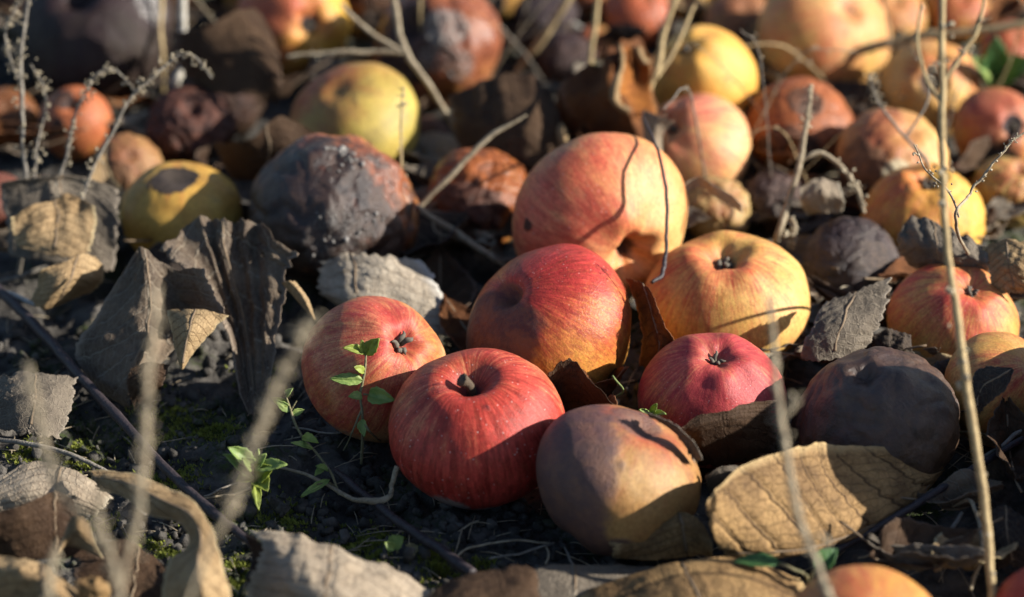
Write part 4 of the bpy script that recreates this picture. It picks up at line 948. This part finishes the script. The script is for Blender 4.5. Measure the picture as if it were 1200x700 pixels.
weed('blurred beige seed stalk rising from the leaf heap', [('stem', down(P[0]) + P, [0.0010]*5+[0.0013, 0.0012, 0.0010, 0.0007], 80, 0.0012, 0.0022, 0.45, 1.0)], seed=3)
P = pd(90, (150, 740), (140, 690), (128, 650), (98, 605), (66, 565), (48, 500), (34, 430))
weed('leaning blurred seed stalk crossing the whitish grey leaf', [('stem', down(P[0], 0.01) + P, [0.0009]*6+[0.0012, 0.0010, 0.0007], 75, 0.0012, 0.0022, 0.40, 1.0),
     ('branch', pd(90, (128, 650), (120, 610), (112, 575)), [0.0008, 0.0007, 0.0005], 14, 0.0013, 0.002, 0.3, 1)], seed=4)
P = pd(88, (215, 740), (240, 660), (266, 602), (290, 540), (318, 470), (345, 410), (364, 372))
weed('slanting blurred seed spike across the dark soil', [('stem', down(P[0]) + P, [0.0006]*4+[0.0008, 0.0009, 0.0009, 0.0008, 0.0006], 90, 0.0012, 0.0018, 0.52, 1.0)], seed=5)
P = pd(92, (60, 745), (58, 700), (60, 660), (66, 640))
weed('short blurred seed stalk at the leaf heap edge', [('stem', down(P[0]) + P, [0.0010]*4+[0.0009, 0.0007], 26, 0.0014, 0.002, 0.5, 1)], seed=6)
# the branching seed weed on the left
b = at(22, 322, 0)
D = -(b-CAM).dot(VT)*100
P = [b] + pd(D-1.5, (27, 285), (32, 248), (30, 206), (27, 170), (25, 110), (24, 64), (33, 0), (38, -25))
weed('branching dry weed hung with tiny seed husks', [('stem', P, [0.0011, 0.0011, 0.0010, 0.0010, 0.0009, 0.0009, 0.0008, 0.0007, 0.0006], 46, 0.0010, 0.003, 0.45, 1),
     ('branch', pd(D-2, (33, 249), (60, 224), (77, 188), (84, 154), (91, 128), (104, 101), (116, 84), (134, 81), (148, 94), (158, 111)), [0.0009, 0.0008, 0.0007, 0.0007, 0.0006, 0.0006, 0.0005, 0.0005, 0.0004, 0.0004], 60, 0.0010, 0.0022, 0.12, 1),
     ('branch', pd(D-3, (30, 268), (62, 262), (86, 250), (100, 220), (111, 191), (134, 151), (154, 114), (175, 94), (198, 72), (215, 64), (232, 70), (248, 91)), [0.0008, 0.0008, 0.0008, 0.0008, 0.0007, 0.0007, 0.0006, 0.0006, 0.0005, 0.0005, 0.0004, 0.0003], 95, 0.0010, 0.0026, 0.15, 1),
     ('branch', pd(D-1, (29, 215), (40, 208), (44, 168), (54, 124), (50, 100), (36, 76)), [0.0007, 0.0006, 0.0006, 0.0005, 0.0004, 0.0003], 44, 0.0010, 0.003, 0.1, 1),
     ('branch', pd(D-1, (25, 100), (12, 70), (6, 40), (18, 12), (30, -10)), [0.0006, 0.0006, 0.0005, 0.0005, 0.0004], 44, 0.0010, 0.003, 0.1, 1),
     ('branch', pd(D-2, (27, 285), (52, 290), (78, 275), (88, 262), (104, 282), (106, 296), (84, 308), (62, 312)), [0.0007, 0.0007, 0.0006, 0.0006, 0.0005, 0.0005, 0.0004, 0.0004], 56, 0.0010, 0.0026, 0.1, 1)], seed=7, mat=GREY)
b2 = at(40, 318, 0.4)
stick('grey stem lying at the foot of the seed weed', GREY, [at(-10, 332, 0.8), at(15, 326, 0.8), at(45, 316, 1.0), at(62, 310, 1.2)], [0.0012, 0.0012, 0.0011, 0.0008], seed=8)
stick('pale dry twig end beside the sandy curled leaf', PALE, [at(-10, 341, 1.6), at(18, 347, 1.6), at(42, 358, 1.5)], [0.0012, 0.0012, 0.0009], seed=9)
# thin erect spike by the black apple
b = at(474, 300, 0.2); D = -(b-CAM).dot(VT)*100
P = [b] + pd(D-2.2, (480, 270), (474, 240), (471, 200), (469, 150), (472, 104))
weed('thin upright seed spike against the black rotten apple', [('stem', P, [0.0006]*5+[0.0004], 26, 0.0009, 0.0016, 0.5, 1)], seed=10, mat=STRAW)
# twigs and straw behind
stick('pale bent stem hooked over the dark folded leaf', PALE, [at(200, 130, 0.1), atd(206, 95, 147), atd(214, 80, 147), atd(215, 40, 146), atd(214, -20, 145)], [0.0022, 0.0023, 0.0024, 0.0022, 0.0020], 'stem', 'stalk', seed=11)
stick('thin tan stalk close beside the pale bent stem', STRAW, [at(190, 120, 0.1), atd(190, 70, 148), atd(188, 30, 148), atd(190, -20, 148)], [0.0012]*4, 'stem', 'stalk', seed=12)
P = [at(556, 200, 0.1), atd(546, 172, 143), atd(500, 96, 142), atd(474, 58, 142), atd(465, 20, 142), atd(458, -25, 142)]
weed('jointed grey grass stalk with two side stems', [('stem', P, [0.0012, 0.0012, 0.0014, 0.0016, 0.0014, 0.0013], 0, 0, 0, 0, 1),
     ('branch', pd(142, (473, 60), (440, 61), (395, 62), (336, 66)), [0.0013, 0.0012, 0.0012, 0.0010], 24, 0.0010, 0.001, 0.1, 1),
     ('branch', pd(142, (473, 60), (440, 42), (410, 18), (400, 5)), [0.0012, 0.0012, 0.0011, 0.001], 0, 0, 0, 0, 1)], seed=13, name='grass_stalk')
stick('pale dry twig leaning up from the black rotten apple', DRY, [at(472, 292, 1.6), atd(484, 252, 134.5), atd(520, 215, 134.5), atd(550, 182, 134.5), atd(580, 156, 134.5), atd(617, 134, 134.5)], [0.0012, 0.0013, 0.0013, 0.0014, 0.0012, 0.0004], seed=14, knots=0.5)
stick('grey dry twig slanting down to the large red and yellow apple', DRY, [atd(484, 236, 133.5), atd(505, 254, 133), atd(535, 273, 132.6), atd(560, 291, 132.3), atd(597, 314, 131.8)], [0.0009, 0.0013, 0.0015, 0.0014, 0.0013], seed=15, knots=0.5)
stick('curled tendril below the grey dry twig', DRY, [atd(508, 256, 133), atd(509, 268, 133), atd(516, 275, 133), atd(530, 277, 133), atd(545, 283, 132.8)], [0.0006, 0.0005, 0.0005, 0.0005, 0.0003], seed=16)
def straw(label, p, r, s, mat=STRAW): stick(label, mat, p, r, 'straw', 'straw', 'straws standing among the far apples', seed=s, knots=0.35)
straw('thick yellow straw leaning behind the rolled dark leaf', [at(598, 110, 0.1), atd(608, 84, 153), atd(640, 40, 152), atd(672, -12, 151)], [0.0022, 0.0023, 0.0021, 0.0018], 17)
straw('upright straw with a shadowed foot behind the rust leaf', [at(690, 178, 0.1), atd(689, 120, 146), atd(691, 75, 146), atd(702, -12, 145)], [0.0014, 0.0014, 0.0016, 0.0014], 18)
straw('long yellow straw leaning across the rust curled leaf', [at(715, 205, 0.1), atd(724, 172, 141), atd(748, 130, 140.5), atd(770, 82, 140), atd(778, 40, 140), atd(796, -12, 139.5)], [0.0017, 0.0017, 0.0018, 0.0017, 0.0016, 0.0014], 19)
straw('short forked straw crossing the golden apple', [atd(770, 92, 140), atd(786, 66, 140), atd(800, 36, 140), atd(815, 5, 140)], [0.0012, 0.0012, 0.0011, 0.0009], 20)
straw('pale straw lying behind the thick yellow one', [atd(640, 8, 158), atd(680, 34, 157), atd(735, 66, 155), atd(742, 78, 155)], [0.0018, 0.0019, 0.0018, 0.0012], 21, PALE)
straw('long pale straw lying over the far tan apple', [atd(982, 68, 150), atd(1010, 60, 149), atd(1070, 44, 148), atd(1130, 38, 147), atd(1215, 27, 146)], [0.0024, 0.0026, 0.0024, 0.0022, 0.002], 22)
P = pd(140, (785, 110), (770, 118))
b = at(757, 140, 5.5)
stick('dark wiry hooked stem hanging over the plump yellow apple', DARK, [atd(750, 132, 138.5), atd(758, 145, 131), atd(772, 180, 127.5), atd(781, 230, 126.5), atd(781, 285, 125.4), atd(777, 318, 124.6), atd(765, 331, 124.0)], [0.0005, 0.0006, 0.0007, 0.0008, 0.0008, 0.0010, 0.0008], 'wiry_stem', 'stem', seed=23)
b = at(905, 300, 0.2); D = -(b-CAM).dot(VT)*100
P = [b] + pd(D-3, (910, 280), (924, 235), (937, 190), (944, 150), (950, 100))
weed('dry weed with a fuzzy head in front of the reddish brown apple', [('stem', P, [0.0016, 0.0016, 0.0016, 0.0014, 0.0012, 0.0009], 34, 0.0009, 0.003, 0.75, 1),
     ('branch', pd(D-3, (938, 188), (960, 180), (985, 195), (1004, 222), (1012, 250)), [0.0012, 0.0012, 0.0011, 0.0010, 0.0008], 16, 0.0013, 0.002, 0.5, 1),
     ('branch', pd(D-3, (918, 255), (930, 262), (928, 290)), [0.001, 0.001, 0.0008], 14, 0.0016, 0.003, 0.5, 1)], seed=24)
b = at(1010, 150, 0.2); D = -(b-CAM).dot(VT)*100
P = [at(1085, 235, 0.5)] + pd(D-14, (1088, 195), (1060, 160), (1030, 120), (1018, 85))
weed('bent grey weed with dark seed tufts over the far apples', [('stem', P, [0.0008, 0.0008, 0.0007, 0.0006, 0.0004], 30, 0.0009, 0.003, 0.7, 1),
     ('branch', pd(D-14, (1062, 162), (1085, 120), (1090, 90), (1096, 75)), [0.0006, 0.0006, 0.0005, 0.0004], 20, 0.0009, 0.003, 0.5, 1)], seed=25, mat=GREY)
P = [at(1150, 330, 0.5)] + pd(118, (1120, 262), (1138, 225), (1165, 190), (1195, 160), (1225, 140))
weed('thin dry weed leaning over the furrowed yellow apple', [('stem', P, [0.0007, 0.0007, 0.0006, 0.0005, 0.0004, 0.0004], 20, 0.0008, 0.002, 0.4, 1),
     ('branch', pd(118, (1125, 255), (1112, 225), (1085, 200), (1070, 170)), [0.0005, 0.0005, 0.0004, 0.0003], 12, 0.0008, 0.002, 0.3, 1)], seed=26)
# a loose tangle of thin dead weeds among the far apples
rg = np.random.RandomState(31); TL = set()
tang = [(560, 120), (600, 60), (640, 100), (690, 60), (740, 190), (780, 60), (860, 210), (880, 90), (905, 250), (960, 260), (990, 130), (1020, 270), (1050, 130), (1070, 250), (1100, 200), (1130, 330), (1150, 160), (1180, 270), (1190, 120), (930, 60), (830, 250), (1060, 60), (500, 120), (440, 200), (290, 90), (150, 120), (70, 60), (1000, 30), (720, 30), (1150, 60)]
tang = tang[::2] + tang[1:12:4]
for q, (x, y) in enumerate(tang):
    b = at(x, y, 0.3); h = rg.uniform(0.05, 0.13); lx = rg.uniform(-0.08, 0.08); ly = rg.uniform(-0.04, 0.03)
    pts = [b, b+Vector((lx*.25, ly*.2, h*.45)), b+Vector((lx*.6, ly*.6, h*.85)), b+Vector((lx*1.1, ly, h*rg.uniform(.8, 1.05)))]
    near = sorted(APPLES, key=lambda A: np.linalg.norm(A[1][:2]-np.array((b.x, b.y))))[0][0].split(' apple')[0]
    lab = 'thin dead weed sticking up beside the %s apple' % near
    for pre in ('another ', 'third '):
        if lab in TL: lab = pre + lab.replace('another ', '')
    TL.add(lab)
    rr = rg.uniform(0.0003, 0.0006)
    root = weed(lab, [('stem', pts, [rr, rr, rr*.9, rr*.5], int(rg.uniform(0, 16)), rg.uniform(0.0006, 0.0010), 0.003, 0.4, 1)] +
         ([('branch', [pts[1], pts[1]+Vector((-lx*.4, 0, h*.3)), pts[1]+Vector((-lx*.7, ly, h*.5))], [rr*.7, rr*.6, rr*.3], int(rg.uniform(0, 10)), 0.0008, 0.002, 0.3, 1)] if q % 2 else []),
         (DRY, GREY, STRAW)[q % 3], 'dead_weed', 'weed', 'thin dead weeds among the far apples', 100+q)
# sticks on the soil
stick('long dark twig lying diagonally across the soil', DARK, [at(-15, 326, 1.6), at(60, 402, 1.4), at(120, 470, 1.2), at(190, 545, 1.0), at(262, 612, 1.0), at(318, 652, 0.8)], [0.0024, 0.0023, 0.0022, 0.0020, 0.0019, 0.0016], seed=27, knots=0.3)
stick('dark twig stub with a pale ridge pointing to the grey flat leaf', DARK, [at(392, 552, 0.2), at(440, 592, 0.5), at(500, 634, 0.7), at(555, 672, 0.7)], [0.0012, 0.0018, 0.0021, 0.0021], seed=28)
stick('thin grey twig beside the whitish grey leaf', GREY, [at(-10, 514, 1.2), at(40, 522, 1.3), at(90, 536, 1.2), at(128, 554, 0.9)], [0.0010, 0.0011, 0.0010, 0.0008], seed=29)
stick('crooked tan twig with an upturned end near the bright red apple', DRY, [at(330, 549, 0.4), at(375, 562, 0.6), at(415, 586, 0.6), at(445, 588, 0.7), at(461, 572, 1.0), at(465, 546, 1.8)], [0.0006, 0.0008, 0.0010, 0.0011, 0.0010, 0.0012], seed=30, knots=0.8, wob=0.0014)
for q, (lb, pts) in enumerate([('fine pale rootlet on the soil below the two front apples', [(532, 652, .3), (560, 638, .5), (595, 632, .6), (645, 636, .5)]),
        ('fine forked rootlet near the grey flat leaf', [(572, 657, .3), (606, 651, .5), (632, 644, .6), (650, 636, .5)]),
        ('short curled rootlet below the bruised apple', [(642, 638, .6), (644, 650, .5), (640, 662, .3)]),
        ('tiny rootlet end beside the bruised apple', [(660, 643, .5), (666, 655, .4), (674, 665, .3)]),
        ('thin rootlet on dark soil under the bright red apple', [(528, 630, .3), (545, 618, .5), (560, 612, .4)]),
        ('thin root thread below the two-leaved sprout', [(345, 500, .2), (385, 508, .5), (412, 500, .6), (425, 488, .6)]),
        ('brown thread twig by the green rosette', [(228, 590, .3), (255, 582, .5), (280, 578, .6), (300, 570, .5)]),
        ('pale thread twig left of the green rosette', [(240, 582, .5), (262, 572, .8), (285, 566, .6)]),
        ('thin straw fragment in the shade beside the veined leaf', [(1005, 655, .4), (1040, 652, .7), (1065, 668, .5)]),
        ('pale thin straw lit beside the stalk foot', [(1120, 565, 1.6), (1160, 530, 2.0), (1205, 500, 2.4)]),
        ('curly dry straw strip in the shade by the tall stalk', [(1118, 592, 1.2), (1136, 588, 2.0), (1149, 622, 1.8), (1146, 660, 1.2), (1136, 692, .6)]),
        ('thin grey straw hanging in the dark corner', [(1128, 600, 1.6), (1110, 630, 1.2), (1100, 660, .6)])]):
    stick(lb, DRY if q % 2 == 0 else GREY, [at(*p) for p in pts], [0.00045 if q < 9 else 0.0008]*len(pts), 'rootlet' if q < 8 else 'straw', 'root' if q < 8 else 'straw', seed=40+q, n=40, wob=0.0012)
stick('dark twig running from the veined leaf into the shade', DARK, [at(975, 648, 1.0), at(1050, 606, 1.4), at(1120, 562, 1.8), at(1215, 505, 2.2)], [0.0014, 0.0016, 0.0016, 0.0014], seed=60)
stick('green wiry sprig behind the dark brown leaf peak', wood_mat('green_stem', (0.13, 0.16, 0.05), (0.09, 0.11, 0.04)), [at(706, 478, 2.2), at(722, 466, 2.8), at(730, 458, 3.2), at(718, 440, 4.0)], [0.0005]*4, 'sprig', 'plant', seed=61)

# ------------------------------------------------------------------ small green plants
def green_mat(name, a, b):
    m = NT(name); p = m.pos()
    n = m.noise(p, 260, 4); n2 = m.noise(p, 900, 2)
    col = m.mix(m.step(n, 0.35, 0.65), a, b)
    return m.bsdf(col, 0.5, m.bump(m.math('ADD', n, n2), 0.4, 0.0005), 0.4, 0.35, m.mix(0.5, col, (0.35, 0.45, 0.05)))
G1 = green_mat('leaf_green', (0.20, 0.30, 0.08), (0.30, 0.38, 0.11))
G2 = green_mat('leaf_green_yellow', (0.30, 0.36, 0.06), (0.22, 0.26, 0.05))
G3 = green_mat('leaf_green_deep', (0.05, 0.13, 0.045), (0.09, 0.19, 0.06))
GS = wood_mat('plant_stem', (0.20, 0.17, 0.09), (0.13, 0.12, 0.06))
def leaflet(parent, c0, base, tip, width, mat, cup=0.25, droop=0.15, roll=0.0, seed=0):
    base = np.array(tuple(base)); tip = np.array(tuple(tip)); d = tip-base; L = np.linalg.norm(d); d /= L
    nrm = np.array(VT)*0.75 + np.array((0, 0, 0.6)); s = np.cross(d, nrm); s /= np.linalg.norm(s); n = np.cross(s, d)
    s, n = s*math.cos(roll)+n*math.sin(roll), n*math.cos(roll)-s*math.sin(roll)
    nu, nv = 18, 11; u = np.linspace(0, 1, nu)[:, None]; v = np.linspace(-1, 1, nv)[None]
    w = width*0.62*np.sin(math.pi*np.clip(u, 0, 1)**0.8)**0.75*(1 + 0.06*np.sin(u*26+seed))
    P = base + d*(u*L)[..., None] + s*(v*w)[..., None] + n*((v*v*w*cup*1.4 - droop*L*u*u + 0.05*L*fbm(np.stack([u+0*v, v+0*u, u*0+v*0+seed*3.3], -1)*2, 2)))[..., None]
    i, j = np.meshgrid(np.arange(nu-1), np.arange(nv-1), indexing='ij')
    F = np.stack([i*nv+j, (i+1)*nv+j, (i+1)*nv+j+1, i*nv+j+1], -1).reshape(-1, 4)
    o = obj('leaf', build_mesh('leaf', P.reshape(-1, 3)-c0, F), mat, parent)
    md = o.modifiers.new('thickness', 'SOLIDIFY'); md.thickness = 0.0003
    return o
def plant(label, base, stems, leaves, name='seedling'):
    c0 = np.array(tuple(base)); root = empty(name, c0); tag(root, label, 'plant')
    for q, (pts, r) in enumerate(stems):
        V, F = merge([tube_geo(pts, [r*1.2]+[r]*(len(pts)-2)+[r*0.7], 40, 7, 0.0004, q+len(label), 0.2)])
        obj('stem', build_mesh('stem', V-c0, F), GS, root)
    for q, (b, t, w, mt) in enumerate(leaves): leaflet(root, c0, b, t, w, mt, seed=q+len(label), roll=((q*37) % 11-5)*0.09, cup=0.15+((q*13) % 5)*0.08)
b = at(300, 572, 0.3)
hub = at(298, 560, 1.4)
plant('small green rosette seedling growing on bare soil', b, [([b, at(299, 566, 0.8), hub], 0.0008), ([hub, at(296, 548, 1.9), at(297, 536, 2.3)], 0.0005), ([hub, at(288, 548, 1.9), at(280, 545, 2.1)], 0.0005), ([b, at(290, 578, .4), at(275, 584, .2)], 0.0005)],
      [(hub, at(267, 531, 2.7), 0.0062, G1), (at(296, 545, 2.0), at(270, 524, 3.0), 0.0058, G1), (at(300, 550, 1.9), at(333, 541, 2.5), 0.0052, G1), (hub, at(318, 548, 2.2), 0.0068, G2), (at(302, 560, 1.4), at(312, 572, 1.6), 0.0064, G2), (hub, at(300, 528, 2.6), 0.0034, G1),
       (hub, at(277, 562, 1.5), 0.0060, G2), (hub, at(303, 594, 0.9), 0.0034, G2), (at(297, 548, 1.9), at(286, 538, 2.6), 0.0046, G1), (at(297, 548, 1.9), at(310, 533, 2.6), 0.0040, G1)])
b = at(424, 543, 0.2)
D = -(b-CAM).dot(VT)*100-1.0
plant('two-leaved sprout with a red brown stem in front of the pink red apple', b, [([b, atd(425, 490, D), atd(423, 462, D), atd(427, 435, D), atd(429, 412, D)], 0.0006), ([atd(425, 492, D), atd(434, 506, D-.2), at(446, 516, .4)], 0.0005), ([atd(424, 480, D), atd(414, 505, D-.2), at(402, 528, .4)], 0.0004), ([atd(426, 462, D), atd(437, 463, D)], 0.0004)],
      [(atd(428, 415, D), atd(442, 398, D-.6), 0.0050, G2), (atd(428, 414, D), atd(404, 406, D-.5), 0.0038, G2), (atd(425, 446, D), atd(388, 443, D-.4), 0.0044, G1), (atd(432, 463, D), atd(460, 468, D-.8), 0.0060, G1), (atd(424, 465, D), atd(410, 464, D-.5), 0.0036, G1),
       (atd(427, 436, D), atd(417, 430, D-.6), 0.0028, G2), (atd(424, 492, D), atd(426, 510, D-.5), 0.0034, G1), (atd(428, 416, D), atd(424, 400, D-.4), 0.0030, G2)])
b = at(398, 580, 0.3)
plant('trailing seedling creeping over soil beside the pink red apple', b, [([b, at(388, 556, 1.0), at(372, 532, 1.5), at(352, 508, 2.0), at(340, 480, 2.6), at(333, 460, 3.2)], 0.0005), ([at(396, 572, .4), at(385, 566, .7), at(372, 568, .9)], 0.0004), ([at(340, 482, 2.5), at(348, 470, 2.9)], 0.0004)],
      [(at(366, 526, 1.7), at(344, 516, 2.4), 0.0032, G1), (at(355, 512, 2.0), at(370, 516, 2.4), 0.0034, G2), (at(380, 546, 1.2), at(370, 556, 1.3), 0.0026, G1), (at(384, 552, 1.1), at(372, 545, 1.6), 0.0028, G1), (at(386, 563, .8), at(355, 578, .9), 0.0028, G1), (at(340, 482, 2.5), at(324, 470, 3.0), 0.0032, G1),
       (at(342, 486, 2.4), at(356, 480, 2.6), 0.0026, G1), (at(338, 476, 2.7), at(318, 466, 3.0), 0.003, G2), (at(336, 466, 3.0), at(342, 455, 3.4), 0.003, G1)])
b = at(764, 492, 2.0)
plant('tiny bright green leaflet pair at the foot of the pink apple', b, [([at(764, 498, 1.0), b, at(764, 486, 2.8)], 0.0004)], [(at(764, 488, 2.6), at(752, 478, 3.4), 0.0034, G1), (at(764, 488, 2.6), at(776, 482, 3.4), 0.0034, G1), (at(764, 488, 2.6), at(766, 475, 3.5), 0.003, G1)])
b = at(946, 690, 0.8)
plant('green oval leaflets between the veined leaf and the tan pink apple', b, [([b, at(945, 674, 2.0), at(928, 666, 2.4), at(912, 660, 2.6)], 0.0007), ([b, at(952, 672, 2.0), at(956, 664, 2.4)], 0.0006)],
      [(at(914, 661, 2.6), at(861, 652, 2.8), 0.0062, G3), (at(954, 668, 2.3), at(980, 643, 3.0), 0.0066, G3)])
b = at(465, 648, 0.3)
plant('small round olive leaflet on the mossy soil', b, [([b, at(464, 640, .6)], 0.0005)], [(at(456, 640, .6), at(472, 630, 1.0), 0.0052, G1), (at(476, 648, .4), at(490, 640, .6), 0.0044, GS), (at(462, 644, .5), at(452, 636, .9), 0.0034, G1)])
b = at(1165, 112, 1.0)
plant('deep green broad leaf behind the tan yellow scabbed apple', b, [([at(1165, 118, .2), b, at(1168, 90, 3.0)], 0.001)], [(at(1160, 98, 2.4), at(1172, 52, 5.4), 0.013, G3), (at(1168, 96, 2.4), at(1205, 70, 4.2), 0.014, G3), (at(1165, 98, 2.4), at(1148, 68, 4.6), 0.010, G1)])
b = at(682, 90, 0.5)
plant('small dark green leaf beside the upright straw', b, [([at(682, 96, .1), b], 0.0008)], [(b, at(678, 68, 2.6), 0.006, G3), (b, at(700, 72, 2.0), 0.006, G3)])
# ------------------------------------------------------------------ soil crumbs, moss, fine debris
rng = np.random.RandomState(11)
parts = []
for q in range(3400):
    if q < 2300: c = at(rng.uniform(-30, 760), rng.uniform(380, 730), 0)
    else: c = at(rng.uniform(-40, 1240), rng.uniform(-40, 730), 0)
    r = 0.0007 + 0.0038*rng.rand()**2.8
    h = float(ground_h(c.x, c.y))
    parts.append(lump((c.x, c.y, h + r*0.35), r, rng, (1, 0.8, 0.62), 0.75))
V, F = merge(parts)
crumbs = obj('soil_crumbs', build_mesh('soil_crumbs', V, F), soil_mat)
tag(crumbs, 'dark crumbs of soil strewn over the ground', 'soil', kind='stuff')
m = NT('moss'); p = m.pos()
moss_mat = m.bsdf(m.mix(m.noise(p, 90, 3), (0.10, 0.14, 0.02), (0.28, 0.28, 0.055)), 0.8, None, 0.2, 0.3)
Vs, Fs = [], []
patches = [(200, 480, 60), (250, 500, 40), (330, 600, 55), (430, 625, 50), (520, 668, 30), (540, 690, 30), (190, 630, 25), (150, 620, 25), (275, 650, 30), (270, 680, 30), (120, 595, 20), (60, 470, 30), (200, 550, 40), (420, 655, 40), (300, 440, 30), (350, 640, 40), (240, 600, 30), (510, 652, 25), (90, 520, 40), (30, 525, 30), (560, 662, 20), (175, 500, 30)]
k = 0
for (x, y, s) in patches:
    for _ in range(int(s*13)):
        c = at(x + rng.normal()*s*0.45, y + rng.normal()*s*0.22, 0)
        h = float(ground_h(c.x, c.y)); c = np.array((c.x, c.y, h-0.0004))
        for _ in range(3):
            a = rng.uniform(0, 6.28); L = rng.uniform(0.0008, 0.0026); t = rng.uniform(0.3, 1.1)
            d = np.array((math.cos(a)*math.sin(t), math.sin(a)*math.sin(t), math.cos(t)))*L
            sd = np.array((-math.sin(a), math.cos(a), 0))*L*0.16
            Vs += [c-sd, c+sd, c+d*0.6+sd*0.9, c+d, c+d*0.6-sd*0.9]
            Fs.append([k, k+1, k+2, k+3, k+4]); k += 5
moss = obj('moss', build_mesh('moss', np.array(Vs), np.array(Fs), False), moss_mat)
tag(moss, 'low yellow green moss tufts on the soil', 'moss', kind='stuff')
# fine chaff: straw bits, leaf crumbs
parts = []
for q in range(900):
    x, y = rng.uniform(-30, 1230), rng.uniform(-30, 720)
    c = at(x, y, 0); h = float(ground_h(c.x, c.y)) + 0.001
    a = rng.uniform(0, 6.28); L = rng.uniform(0.003, 0.012)
    p0 = np.array((c.x, c.y, h)); d = np.array((math.cos(a), math.sin(a), rng.uniform(-.1, .25)))*L
    parts.append(tube_geo([p0-d, p0+np.array((0, 0, 0.001)), p0+d], [0.0002, 0.0003, 0.0002], 6, 4, 0.0006, q))
V, F = merge(parts)
chaff = obj('chaff', build_mesh('chaff', V, F), DRY)
tag(chaff, 'fine bits of straw scattered on the soil', 'debris', kind='stuff')
